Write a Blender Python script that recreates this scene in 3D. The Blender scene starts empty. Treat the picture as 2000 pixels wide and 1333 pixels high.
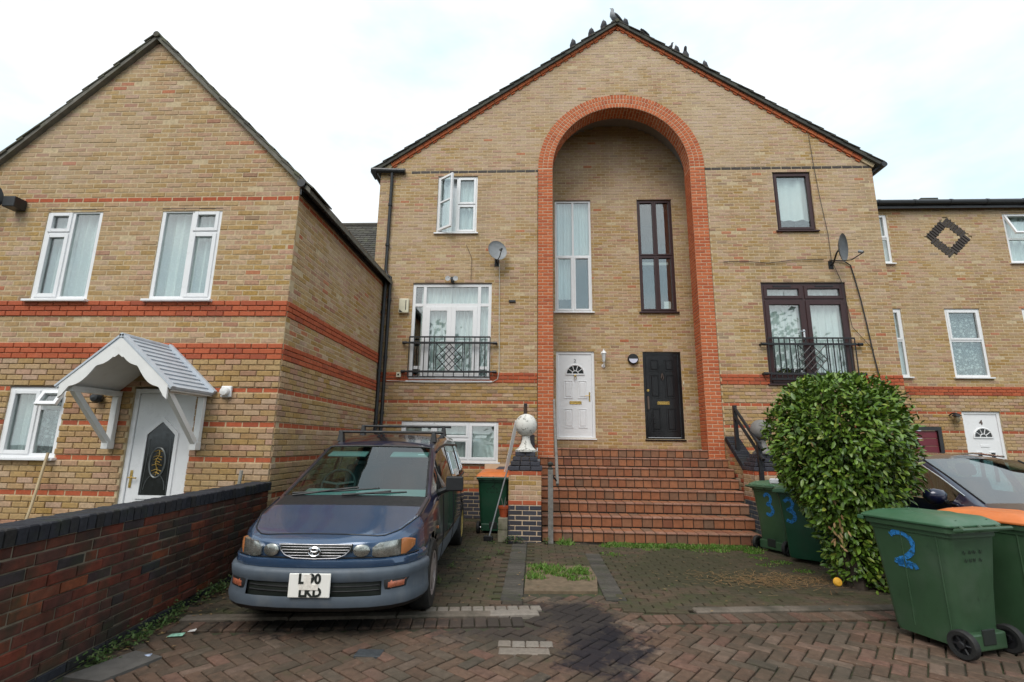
import bpy, bmesh, math, random
from mathutils import Vector, Matrix
rnd = random.Random(7)
scn = bpy.context.scene
COL = scn.collection
PI = math.pi
# ------------------------------------------------------------------ camera, sky, sun, exposure
def cam_axes(p, r, y):
    p, r, y = map(math.radians, (p, r, y))
    f = Vector((-math.sin(y)*math.cos(p), math.cos(y)*math.cos(p), math.sin(p)))
    rt = Vector((math.cos(y), math.sin(y), 0)); up = rt.cross(f)
    c, s = math.cos(r), math.sin(r)
    return c*rt + s*up, -s*rt + c*up, f
CF = 962.6                                  # focal length for a frame 2000 wide
CR, CU, CV = cam_axes(11.704, 0.7404, 2.696)
CAM = Vector((0, 0, 1.5))
cd = bpy.data.cameras.new('camera'); cam = bpy.data.objects.new('camera', cd); COL.objects.link(cam)
m = Matrix((CR, CU, -CV)).transposed().to_4x4(); m.translation = CAM
cam.matrix_world = m
cd.sensor_width = 36; cd.lens = CF/2000*36; cd.clip_end = 500; cd.clip_start = .05
scn.camera = cam

SUN_EL, SUN_AZ = 52, 200                    # degrees; azimuth from +Y clockwise: the sun stands behind the camera
world = bpy.data.worlds.new('World'); scn.world = world; world.use_nodes = True
wt = world.node_tree; wt.nodes.clear()
def wn(t, **k):
    n = wt.nodes.new(t)
    for a, b in k.items(): setattr(n, a, b)
    return n
sky = wn('ShaderNodeTexSky', sky_type='NISHITA', sun_disc=False)
sky.sun_elevation = math.radians(SUN_EL); sky.sun_rotation = math.radians(SUN_AZ); sky.air_density = 1.0; sky.dust_density = 2.0
tc = wn('ShaderNodeTexCoord')
mp = wn('ShaderNodeMapping'); mp.inputs['Scale'].default_value = (1.0, 1.0, 2.2); mp.inputs['Location'].default_value = (.35, .2, .1)
no = wn('ShaderNodeTexNoise'); no.inputs['Scale'].default_value = 2.1; no.inputs['Detail'].default_value = 7; no.inputs['Roughness'].default_value = .55
rp = wn('ShaderNodeValToRGB'); rp.color_ramp.elements[0].position = .38; rp.color_ramp.elements[0].color = (0,)*3+(1,)
rp.color_ramp.elements[1].position = .60; rp.color_ramp.elements[1].color = (1,)*3+(1,)
cl = wn('ShaderNodeMix', data_type='RGBA'); cl.inputs['A'].default_value = (6.0, 7.5, 8.3, 1); cl.inputs['B'].default_value = (8.8, 9.0, 9.1, 1)   # thin veil, thick cloud
mx = wn('ShaderNodeMix', data_type='RGBA'); mx.inputs['Factor'].default_value = .88
bg = wn('ShaderNodeBackground'); bg.inputs['Strength'].default_value = .1
wo = wn('ShaderNodeOutputWorld')
L = wt.links.new
L(tc.outputs['Generated'], mp.inputs['Vector']); L(mp.outputs['Vector'], no.inputs['Vector']); L(no.outputs['Fac'], rp.inputs['Fac'])
L(rp.outputs['Color'], cl.inputs['Factor']); L(cl.outputs['Result'], mx.inputs['B']); L(sky.outputs['Color'], mx.inputs['A']); L(mx.outputs['Result'], bg.inputs['Color']); L(bg.outputs['Background'], wo.inputs['Surface'])
sl = bpy.data.lights.new('sun', 'SUN'); sl.energy = 1.5; sl.angle = math.radians(35); sl.color = (1, .95, .88)
so = bpy.data.objects.new('sun', sl); COL.objects.link(so)
_e, _a = math.radians(SUN_EL), math.radians(SUN_AZ)
sd = Vector((math.sin(_a)*math.cos(_e), math.cos(_a)*math.cos(_e), math.sin(_e)))
so.rotation_euler = (-sd).to_track_quat('-Z', 'Y').to_euler(); so.location = sd*30
vs = scn.view_settings
vs.view_transform = 'Standard'; vs.look = 'None'; vs.exposure = .55; vs.gamma = 1
scn.cycles.max_bounces = 8; scn.cycles.transparent_max_bounces = 12; scn.cycles.glossy_bounces = 3; scn.cycles.diffuse_bounces = 3
scn.cycles.use_denoising = True
scn.cycles.caustics_reflective = False; scn.cycles.caustics_refractive = False

# ------------------------------------------------------------------ object helpers
OFF = {}                                    # parts of a thing placed in world coordinates subtract the thing's own place
def tag(o, label=None, cat=None, group=None, kind=None):
    if label: o['label'] = label
    if cat: o['category'] = cat
    if group: o['group'] = group
    if kind: o['kind'] = kind
    return o
def thing(name, label, cat, loc=(0, 0, 0), rz=0, group=None, local=False):
    o = bpy.data.objects.new(name, None); COL.objects.link(o)
    o.location = loc; o.rotation_euler = (0, 0, rz); o.empty_display_size = .2
    OFF[o.name] = Vector((0, 0, 0)) if local else Vector(loc)
    return tag(o, label, cat, group)
def copy_tree(o, parent=None):
    c = o.copy(); COL.objects.link(c); c.parent = parent
    for ch in [k for k in o.children]: copy_tree(ch, c)
    return c
class Fr:
    """a frame: origin, along, up, outward"""
    def __init__(s, O, U, V, N): s.O, s.U, s.V, s.N = Vector(O), Vector(U).normalized(), Vector(V).normalized(), Vector(N).normalized()
    def p(s, u, v, n=0): return s.O + s.U*u + s.V*v + s.N*n
    def mat(s): return Matrix((s.U, -s.N, s.V)).transposed()
def front(Y): return Fr((0, Y, 0), (1, 0, 0), (0, 0, 1), (0, -1, 0))
WORLD = Fr((0, 0, 0), (1, 0, 0), (0, 1, 0), (0, 0, 1))
class MB:
    def __init__(s): s.v = []; s.f = []; s.m = []; s.t = []; s.s = []
    def add(s, vs, fs, m=0, t=0.0, sm=False):
        b = len(s.v); s.v += [tuple(v) for v in vs]
        for f in fs: s.f.append(tuple(b+i for i in f)); s.m.append(m); s.t.append(t); s.s.append(sm)
        return s
    def box(s, x0, x1, y0, y1, z0, z1, m=0, t=0.0):
        return s.fbox(WORLD, x0, x1, y0, y1, z0, z1, m, t)
    def fbox(s, F, u0, u1, v0, v1, n0, n1, m=0, t=0.0):
        vs = [F.p(u, v, n) for n in (n0, n1) for v in (v0, v1) for u in (u0, u1)]
        return s.add(vs, [(0, 2, 3, 1), (4, 5, 7, 6), (0, 1, 5, 4), (2, 6, 7, 3), (0, 4, 6, 2), (1, 3, 7, 5)], m, t)
    def cbox(s, F, u0, u1, v0, v1, n0, n1, c=.006, m=0, t=0.0):
        """box with a chamfered outer face and no back"""
        r = lambda d, n: [F.p(u0+d, v0+d, n), F.p(u1-d, v0+d, n), F.p(u1-d, v1-d, n), F.p(u0+d, v1-d, n)]
        fs = [(8, 9, 10, 11)]
        for k in (0, 4):
            for i in range(4): j = (i+1) % 4; fs.append((k+i, k+j, k+4+j, k+4+i))
        return s.add(r(0, n0)+r(0, n1-c)+r(c, n1), fs, m, t)
    def quad(s, a, b, c, d, m=0, t=0.0): return s.add([a, b, c, d], [(0, 1, 2, 3)], m, t)
    def prism(s, F, poly, n0, n1, m=0, t=0.0, sm=False):
        k = len(poly)
        s.add([F.p(u, v, n0) for u, v in poly]+[F.p(u, v, n1) for u, v in poly], [tuple(range(k))[::-1], tuple(range(k, 2*k))], m, t)
        vs = [F.p(u, v, n0) for u, v in poly]+[F.p(u, v, n1) for u, v in poly]
        return s.add(vs, [(i, (i+1) % k, k+(i+1) % k, k+i) for i in range(k)], m, t, sm)
    def tube(s, pts, r, seg=8, m=0, t=0.0, cap=True, closed=False):
        pts = [Vector(p) for p in pts]; n = len(pts); R = r if isinstance(r, (list, tuple)) else [r]*n
        vs = []; up = None
        for i, p in enumerate(pts):
            a = pts[(i-1) % n] if (closed or i > 0) else p; b = pts[(i+1) % n] if (closed or i < n-1) else p
            d = (b-a).normalized()
            if up is None: up = Vector((0, 0, 1)) if abs(d.z) < .9 else Vector((1, 0, 0))
            sx = d.cross(up).normalized(); up = sx.cross(d).normalized()
            for k in range(seg):
                w = 2*PI*k/seg; vs.append(p + (sx*math.cos(w)+up*math.sin(w))*R[i])
        fs = []
        for i in range(n if closed else n-1):
            j = (i+1) % n
            for k in range(seg): l = (k+1) % seg; fs.append((i*seg+k, j*seg+k, j*seg+l, i*seg+l))
        b = len(s.v); s.add(vs, fs, m, t, True)
        if cap and not closed:
            s.f += [tuple(b+k for k in range(seg))[::-1], tuple(b+(n-1)*seg+k for k in range(seg))][::-1]
            s.m += [m, m]; s.t += [t, t]; s.s += [False, False]
        return s
    def lathe(s, prof, F=WORLD, seg=20, m=0, t=0.0, sm=True):
        """profile of (radius, height along N) turned about F's N axis"""
        vs = []
        for r, h in prof:
            for k in range(seg): w = 2*PI*k/seg; vs.append(F.p(r*math.cos(w), r*math.sin(w), h))
        fs = [(i*seg+k, i*seg+(k+1) % seg, (i+1)*seg+(k+1) % seg, (i+1)*seg+k) for i in range(len(prof)-1) for k in range(seg)]
        return s.add(vs, fs, m, t, sm)
    def build(s, name, mats, parent=None, bevel=0, kind=None, sharp=35, label=None):
        me = bpy.data.meshes.new(name)
        off = OFF.get(parent.name, Vector()) if parent else Vector()
        me.from_pydata([(x-off.x, y-off.y, z-off.z) for x, y, z in s.v], [], s.f)
        if not isinstance(mats, (list, tuple)): mats = [mats]
        for q in mats: me.materials.append(q)
        me.polygons.foreach_set('material_index', s.m)
        if any(s.s):
            me.polygons.foreach_set('use_smooth', s.s); me.set_sharp_from_angle(angle=math.radians(sharp))
        if any(s.t):
            at = me.attributes.new('tone', 'FLOAT', 'FACE'); at.data.foreach_set('value', s.t)
        me.update()
        o = bpy.data.objects.new(name, me); COL.objects.link(o)
        if parent: o.parent = parent; OFF[o.name] = off
        if bevel:
            b = o.modifiers.new('bevel', 'BEVEL'); b.width = bevel; b.segments = 2; b.limit_method = 'ANGLE'; b.angle_limit = math.radians(40)
        if kind: o['kind'] = kind
        if label: o['label'] = label
        return o
def tri_text(mb, txt, F, size, depth=.003, m=0, align='CENTER', bold=0.0):
    cu = bpy.data.curves.new('lettering', 'FONT'); cu.body = txt; cu.size = size; cu.align_x = align; cu.align_y = 'CENTER'; cu.extrude = depth/2; cu.offset = bold
    cu.resolution_u = 3
    o = bpy.data.objects.new('lettering', cu); COL.objects.link(o)
    me = o.to_mesh()
    mb.add([F.p(v.co.x, v.co.y, v.co.z+depth/2) for v in me.vertices], [tuple(p.vertices) for p in me.polygons], m)
    o.to_mesh_clear(); bpy.data.objects.remove(o); bpy.data.curves.remove(cu)

# ------------------------------------------------------------------ materials
def M_(name):
    m = bpy.data.materials.new(name); m.use_nodes = True; nt = m.node_tree
    b = nt.nodes['Principled BSDF']; return m, nt, b
def nd(nt, t, ins=None, **k):
    n = nt.nodes.new(t)
    for a, v in k.items(): setattr(n, a, v)
    for a, v in (ins or {}).items():
        if isinstance(v, bpy.types.NodeSocket): nt.links.new(v, n.inputs[a])
        else: n.inputs[a].default_value = v
    return n
def c4(c): return tuple(c)+(1,) if len(c) == 3 else c
def ramp(nt, fac, stops, interp='LINEAR'):
    r = nt.nodes.new('ShaderNodeValToRGB'); e = r.color_ramp.elements; r.color_ramp.interpolation = interp
    for i, (p, c) in enumerate(stops):
        if i < 2: e[i].position = p; e[i].color = c4(c)
        else: q = e.new(p); q.color = c4(c)
    nt.links.new(fac, r.inputs['Fac']); return r.outputs['Color']
def mixc(nt, fac, a, b, mode='MIX'):
    n = nt.nodes.new('ShaderNodeMix'); n.data_type = 'RGBA'; n.blend_type = mode
    for k, v in (('Factor', fac), ('A', a), ('B', b)):
        if isinstance(v, bpy.types.NodeSocket): nt.links.new(v, n.inputs[k])
        else: n.inputs[k].default_value = v if k == 'Factor' else c4(v)
    return n.outputs['Result']
def math_(nt, op, a, b=0.0):
    n = nt.nodes.new('ShaderNodeMath'); n.operation = op
    for i, v in enumerate((a, b)):
        if isinstance(v, bpy.types.NodeSocket): nt.links.new(v, n.inputs[i])
        else: n.inputs[i].default_value = v
    return n.outputs[0]
def noise(nt, scale, detail=3, rough=.55, vec=None, color=False):
    n = nt.nodes.new('ShaderNodeTexNoise'); n.inputs['Scale'].default_value = scale; n.inputs['Detail'].default_value = detail; n.inputs['Roughness'].default_value = rough
    if vec is None:
        g = nt.nodes.new('ShaderNodeNewGeometry'); vec = g.outputs['Position']
    nt.links.new(vec, n.inputs['Vector']); return n.outputs['Color' if color else 'Fac']
def ocoord(nt): return nd(nt, 'ShaderNodeTexCoord').outputs['Object']
def tone(nt):
    a = nd(nt, 'ShaderNodeAttribute', attribute_name='tone'); o = nd(nt, 'ShaderNodeObjectInfo')
    return math_(nt, 'FRACT', math_(nt, 'ADD', a.outputs['Fac'], o.outputs['Random']))
def lum(v): return (v, v, v)
def piece(name, stops, rough=.85, mottle=.35, mscale=30, dirt=None, bump=.4, bscale=160, spec=.3, extra=None):
    """material for bricks, pavers, tiles: each piece its own tone, mottled, with wear"""
    m, nt, b = M_(name)
    col = ramp(nt, tone(nt), stops)
    mo = ramp(nt, noise(nt, mscale, 4, .65), [(.25, lum(1-mottle)), (.75, lum(1+mottle*.6))])
    col = mixc(nt, 1.0, col, mo, 'MULTIPLY')
    if dirt:
        for (dc, sc, lo, hi, amt) in dirt:
            f = ramp(nt, noise(nt, sc, 5, .6), [(lo, lum(0)), (hi, lum(amt))])
            col = mixc(nt, f, col, dc)
    if extra: col = extra(nt, col)
    nt.links.new(col, b.inputs['Base Color'])
    b.inputs['Roughness'].default_value = rough; b.inputs['Specular IOR Level'].default_value = spec
    if bump:
        bp = nd(nt, 'ShaderNodeBump', {'Strength': bump, 'Distance': .004, 'Height': noise(nt, bscale, 4, .7)})
        nt.links.new(bp.outputs['Normal'], b.inputs['Normal'])
    return m
def plain(name, c, rough=.5, metal=0, spec=.5, var=.12, vscale=8, dirt=None, bump=0, bscale=200, coat=0):
    m, nt, b = M_(name)
    col = mixc(nt, 1.0, c, ramp(nt, noise(nt, vscale, 4, .6), [(.3, lum(1-var)), (.7, lum(1+var*.5))]), 'MULTIPLY')
    if dirt:
        for (dc, sc, lo, hi, amt) in dirt:
            f = ramp(nt, noise(nt, sc, 5, .62), [(lo, lum(0)), (hi, lum(amt))]); col = mixc(nt, f, col, dc)
    nt.links.new(col, b.inputs['Base Color'])
    b.inputs['Roughness'].default_value = rough; b.inputs['Metallic'].default_value = metal; b.inputs['Specular IOR Level'].default_value = spec
    if coat: b.inputs['Coat Weight'].default_value = coat; b.inputs['Coat Roughness'].default_value = .06
    rv = ramp(nt, noise(nt, vscale*2.3, 3), [(.3, lum(max(.02, rough-.08))), (.7, lum(min(1, rough+.08)))])
    nt.links.new(rv, b.inputs['Roughness'])
    if bump:
        bp = nd(nt, 'ShaderNodeBump', {'Strength': bump, 'Distance': .004, 'Height': noise(nt, bscale, 4, .6)})
        nt.links.new(bp.outputs['Normal'], b.inputs['Normal'])
    return m
def glassm(name, tint=(.9, .95, .93), ior=1.5, add=.04):
    m = bpy.data.materials.new(name); m.use_nodes = True; nt = m.node_tree; nt.nodes.clear()
    out = nd(nt, 'ShaderNodeOutputMaterial'); tr = nd(nt, 'ShaderNodeBsdfTransparent', {'Color': c4(tint)}); gl = nd(nt, 'ShaderNodeBsdfGlossy', {'Roughness': .015, 'Color': (1, 1, 1, 1)})
    gb = nd(nt, 'ShaderNodeNewGeometry').outputs['Backfacing']
    fr = nd(nt, 'ShaderNodeFresnel', {'IOR': math_(nt, 'ADD', ior, math_(nt, 'MULTIPLY', gb, 1/ior-ior))})
    bp = nd(nt, 'ShaderNodeBump', {'Strength': .06, 'Distance': .02, 'Height': noise(nt, 1.7, 2)})
    nt.links.new(bp.outputs['Normal'], gl.inputs['Normal'])
    f = math_(nt, 'ADD', fr.outputs['Fac'], add)
    mi = nd(nt, 'ShaderNodeMixShader', {0: f, 1: tr.outputs[0], 2: gl.outputs[0]}); nt.links.new(mi.outputs[0], out.inputs['Surface'])
    return m
YEL = [(0, (0.402, 0.251, 0.090)), (.12, (0.484, 0.333, 0.165)), (.24, (0.391, 0.236, 0.065)), (.34, (0.525, 0.372, 0.255)), (.44, (0.453, 0.294, 0.115)), (.54, (0.494, 0.294, 0.205)), (.64, (0.360, 0.217, 0.060)), (.74, (0.515, 0.347, 0.245)), (.84, (0.433, 0.275, 0.095)), (.92, (0.484, 0.314, 0.200)), (.97, (0.391, 0.183, 0.115)), (1, (0.299, 0.207, 0.130))]
PALE = ((.50, .40, .31), .50, .46, .74, .40)
GRIME = ((.16, .13, .10), 1.3, .60, .85, .35)
def streaks(nt, col):
    g = nd(nt, 'ShaderNodeNewGeometry'); mp_ = nd(nt, 'ShaderNodeMapping', {'Vector': g.outputs['Position'], 'Scale': (3.2, 3.2, .28)})
    f = ramp(nt, noise(nt, 1.0, 5, .6, mp_.outputs['Vector']), [(.54, lum(0)), (.80, lum(.55))])
    col = mixc(nt, f, col, (.20, .15, .085))
    col = mixc(nt, ramp(nt, noise(nt, .42, 3, .5), [(.42, lum(0)), (.66, lum(.28))]), col, (.30, .18, .10))
    h = math_(nt, 'MULTIPLY', math_(nt, 'SUBTRACT', nd(nt, 'ShaderNodeSeparateXYZ', {0: g.outputs['Position']}).outputs[2], 5.0), .045)   # bleached, salted brick high on the gables
    return mixc(nt, ramp(nt, math_(nt, 'ADD', noise(nt, 1.1, 4, .6), h), [(.50, lum(0)), (.80, lum(.50))]), col, (.53, .41, .325))
m_yel = piece('yellow stock brick', YEL, dirt=[PALE, ((.16, .11, .055), 14, .62, .78, .5), GRIME], bump=.5, extra=streaks)
m_sal = piece('salmon brick', [(0, (.44, .17, .085)), (.5, (.50, .21, .11)), (1, (.42, .14, .07))], mottle=.3, dirt=[PALE], bump=.4)
m_red = piece('red facing brick', [(0, (.40, .090, .038)), (.4, (.47, .115, .050)), (.75, (.43, .10, .044)), (1, (.33, .08, .042))], mottle=.22, dirt=[((.45, .22, .14), 3, .62, .9, .35)], bump=.4)
m_arch = piece('orange red arch brick', [(0, (.47, .118, .044)), (.5, (.53, .15, .058)), (1, (.41, .10, .042))], mottle=.22, dirt=[((.50, .26, .16), 2, .62, .9, .3)], bump=.4)
m_dkb = piece('dark brown band brick', [(0, (.050, .040, .036)), (.5, (.075, .060, .052)), (1, (.06, .048, .042))], rough=.6, mottle=.3)
m_blue = piece('blue engineering brick', [(0, (.032, .033, .046)), (.5, (.05, .05, .066)), (1, (.04, .036, .042))], rough=.55, mottle=.3, spec=.5, dirt=[((.16, .15, .13), 9, .6, .8, .35)])
m_coat = piece('dark coping brick', [(0, (.022, .023, .030)), (.5, (.035, .036, .044)), (1, (.028, .026, .026))], rough=.75, mottle=.45, spec=.22, dirt=[((.035, .042, .02), 6, .55, .75, .5), ((.09, .09, .09), 14, .66, .8, .3)])
m_mix = piece('dark multi red brick', [(0, (.12, .030, .018)), (.18, (.17, .040, .022)), (.34, (.085, .030, .024)), (.46, (.19, .050, .024)), (.50, (.27, .070, .025)), (.60, (.050, .034, .034)), (.74, (.15, .040, .022)), (.88, (.10, .036, .028)), (1, (.035, .034, .040))],
              rough=.8, mottle=.5, mscale=14, dirt=[((.020, .020, .017), 1.7, .42, .66, .85), ((.030, .034, .020), 4.2, .50, .72, .75), ((.16, .12, .09), 11, .66, .8, .4), ((.04, .055, .02), 5, .60, .78, .6)])
m_mort = plain('sandy mortar', (.54, .42, .26), .95, var=.25, vscale=20, bump=.5)
m_mortd = plain('dirty mortar', (.19, .16, .115), .95, var=.4, vscale=12, dirt=[((.04, .045, .025), 3, .5, .7, .7)], bump=.5)
m_morta = plain('pale pointing', (.60, .45, .31), .95, var=.2, vscale=20, bump=.4)
m_white = plain('white plastic', (.80, .80, .81), .32, var=.03, vscale=3, dirt=[((.45, .43, .40), 5, .66, .9, .25)])
m_wpaint = plain('white gloss paint', (.78, .77, .75), .4, var=.05, dirt=[((.40, .37, .32), 6, .62, .85, .35)])
m_brown = plain('dark brown plastic', (.040, .012, .012), .38, var=.15)
m_black = plain('black gloss paint', (.013, .013, .015), .20, var=.1, vscale=1)
m_iron = plain('black painted iron', (.014, .014, .016), .45, var=.3, vscale=30, dirt=[((.10, .05, .03), 30, .68, .8, .3)])
m_pipe = plain('black rainwater plastic', (.016, .017, .019), .38, var=.3, dirt=[((.09, .09, .085), 6, .6, .85, .4)])
m_gold = plain('brass', (.60, .40, .12), .28, metal=.9)
m_chrome = plain('chrome', (.75, .76, .78), .15, metal=1)
m_dktrim = plain('dark brown trim', (.10, .07, .055), .6)
m_dkgrey = plain('dark grey dish paint', (.11, .115, .12), .5, var=.25)
m_grey = plain('grey dish paint', (.24, .25, .26), .5, var=.2, dirt=[((.12, .10, .08), 8, .6, .8, .3)])
m_curt = plain('net curtain', (.84, .87, .90), .9, var=.05)
m_cream = plain('cream plastic', (.70, .66, .50), .45)
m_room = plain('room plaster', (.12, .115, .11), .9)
m_glass = glassm('window glass', add=.10)
m_tile = piece('dark roof tile', [(0, (.060, .055, .048)), (.4, (.085, .078, .066)), (.7, (.07, .066, .055)), (1, (.05, .046, .042))], mottle=.35, dirt=[((.12, .13, .07), 4, .52, .75, .6)])
m_verge = plain('weathered verge board', (.050, .048, .040), .8, var=.35, dirt=[((.10, .105, .06), 5, .5, .75, .6)])
m_verge2 = plain('weathered verge mortar', (.16, .15, .125), .9, var=.3, dirt=[((.11, .115, .06), 5, .5, .75, .6)])
m_soffit = plain('painted soffit', (.30, .29, .28), .8)
m_conc = plain('concrete', (.30, .28, .25), .9, var=.25, dirt=[((.10, .10, .06), 5, .55, .8, .6)], bump=.4)
def lacem(name, lo, hi, scale):
    m, nt, b = M_(name)
    b.inputs['Base Color'].default_value = (.84, .87, .90, 1); b.inputs['Roughness'].default_value = .9
    v = nd(nt, 'ShaderNodeTexVoronoi', {'Scale': scale}, feature='F1'); g = nd(nt, 'ShaderNodeNewGeometry'); nt.links.new(g.outputs['Position'], v.inputs['Vector'])
    n2 = noise(nt, scale*.45, 3)
    f = ramp(nt, math_(nt, 'ADD', v.outputs['Distance'], math_(nt, 'MULTIPLY', n2, .55)), [(.40, lum(hi)), (.78, lum(lo))])
    nt.links.new(f, b.inputs['Alpha']); return m
m_lace = lacem('lace curtain', .90, 1.0, 30)
m_lace2 = lacem('patterned lace', .25, .95, 15)

# ------------------------------------------------------------------ brick laying
def proj(P):
    d = Vector(P)-CAM; z = d.dot(CV)
    if z < .1: return None
    return 1000+CF*d.dot(CR)/z, 666.5-CF*d.dot(CU)/z, z
class Layer:
    """collects pieces (frame, u0, u1, v0, v1, n0, n1, material, tilt) of one thing; the largest in view become objects, the rest one part"""
    def __init__(s): s.b = []
    def put(s, F, u0, u1, v0, v1, n0, n1, m): s.b.append((F, u0, u1, v0, v1, n0, n1, m))
    def finish(s, parent, mats, single, rest, nmax=300, c=.006, hide=None, jit=.0015, tilt=.006):
        sc = []
        for i, (F, u0, u1, v0, v1, n0, n1, mi) in enumerate(s.b):
            P = F.p((u0+u1)/2, (v0+v1)/2, n1); q = proj(P); a = 0
            if q and 0 <= q[0] <= 2000 and 0 <= q[1] <= 1333:
                w = CAM-P; cs = w.normalized().dot(F.N)
                if cs > .02 and not (hide and hide(q[0], q[1])): a = (u1-u0)*(v1-v0)*cs/q[2]**2
            sc.append((a, i))
        sc.sort(reverse=True); top = {i for a, i in sc[:nmax] if a > 0}
        cache = {}; mb = MB(); off = OFF.get(parent.name, Vector())
        for i, (F, u0, u1, v0, v1, n0, n1, mi) in enumerate(s.b):
            dn = rnd.uniform(-jit, jit)
            if i in top:
                key = (round(u1-u0, 3), round(v1-v0, 3), round(n1-n0, 3), mi)
                if key not in cache:
                    g = MB(); w, h, d, _ = key
                    g.cbox(Fr((0, 0, 0), (1, 0, 0), (0, 0, 1), (0, -1, 0)), -w/2, w/2, -h/2, h/2, -d, 0, c)
                    me = bpy.data.meshes.new(single); me.from_pydata(g.v, [], g.f); me.materials.append(mats[mi]); me.update(); cache[key] = me
                o = bpy.data.objects.new(single, cache[key]); COL.objects.link(o); o.parent = parent
                R = F.mat() @ Matrix.Rotation(rnd.uniform(-tilt, tilt), 3, 'Y') @ Matrix.Rotation(rnd.uniform(-tilt, tilt), 3, 'Z') @ Matrix.Rotation(rnd.uniform(-tilt, tilt), 3, 'X')
                M4 = R.to_4x4(); M4.translation = F.p((u0+u1)/2, (v0+v1)/2, n1+dn)-off
                o.matrix_basis = M4
            else:
                mb.cbox(F, u0, u1, v0, v1, n0, n1+dn, c, mi, rnd.random()*.999+.0005)
        if mb.v: mb.build(rest, mats, parent, kind='stuff')
BW, BH, J = .215, .065, .010
def courses(F, k0, k1, g, solid, style, lay, mort, n_m=-.0028, thick=.12, bond0=0):
    """rows k0..k1-1 of brickwork on grid g; solid(z) -> intervals; style(k, u) -> (material, protrusion)"""
    for k in range(k0, k1):
        z0 = g+.075*k; z1 = z0+.075; iv = solid(z0+.0375)
        sh = ((k+bond0) % 2)*.1125
        for a, b in iv:
            mort.fbox(F, a, b, z0, z1, n_m-thick, n_m)
            i0 = math.floor((a-sh)/.225)
            i = i0
            while True:
                u0 = i*.225+sh; u1 = u0+BW; i += 1
                if u0 > b: break
                u0c, u1c = max(u0, a), min(u1, b)
                if u1c-u0c < .03: continue
                mt, pr = style(k, (u0c+u1c)/2)
                lay.put(F, u0c+rnd.uniform(-.002, .002), u1c+rnd.uniform(-.002, .002), z0+J/2+rnd.uniform(-.0015, .0015), z1-J/2+rnd.uniform(-.0015, .0015), -.03+pr, pr, mt)
def cut(iv, holes):
    for h0, h1 in holes:
        out = []
        for a, b in iv:
            if h1 <= a or h0 >= b: out.append((a, b)); continue
            if h0 > a: out.append((a, h0))
            if h1 < b: out.append((h1, b))
        iv = out
    return iv
# ------------------------------------------------------------------ windows and doors
def ring(mb, F, u0, u1, v0, v1, w, n0, n1, m=0, wb=None):
    wb = w if wb is None else wb
    mb.fbox(F, u0, u0+w, v0, v1, n0, n1, m); mb.fbox(F, u1-w, u1, v0, v1, n0, n1, m)
    mb.fbox(F, u0+w, u1-w, v0, v0+wb, n0, n1-.001, m); mb.fbox(F, u0+w, u1-w, v1-w, v1, n0, n1-.001, m)
def curtain(parent, F, u0, u1, v0, v1, n, mat, folds=9, amp=.034, name='curtain', label=None):
    mb = MB(); k = folds*6; ph = rnd.random()*6; vs = []; fs = []
    for j in range(5):
        v = v0+(v1-v0)*j/4
        for i in range(k+1):
            x = i/k; a = math.sin(x*folds*2*PI+ph+.3*math.sin(x*17+j*.4))+.5*math.sin(x*folds*.61*2*PI+ph*2)
            vs.append(F.p(u0+(u1-u0)*x, v, n+amp*a*(1-.10*j)))
    for j in range(4):
        for i in range(k): q = j*(k+1)+i; fs.append((q, q+1, q+k+2, q+k+1))
    mb.add(vs, fs, 0, 0, True)
    return mb.build(name, mat, parent, label=label)
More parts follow.
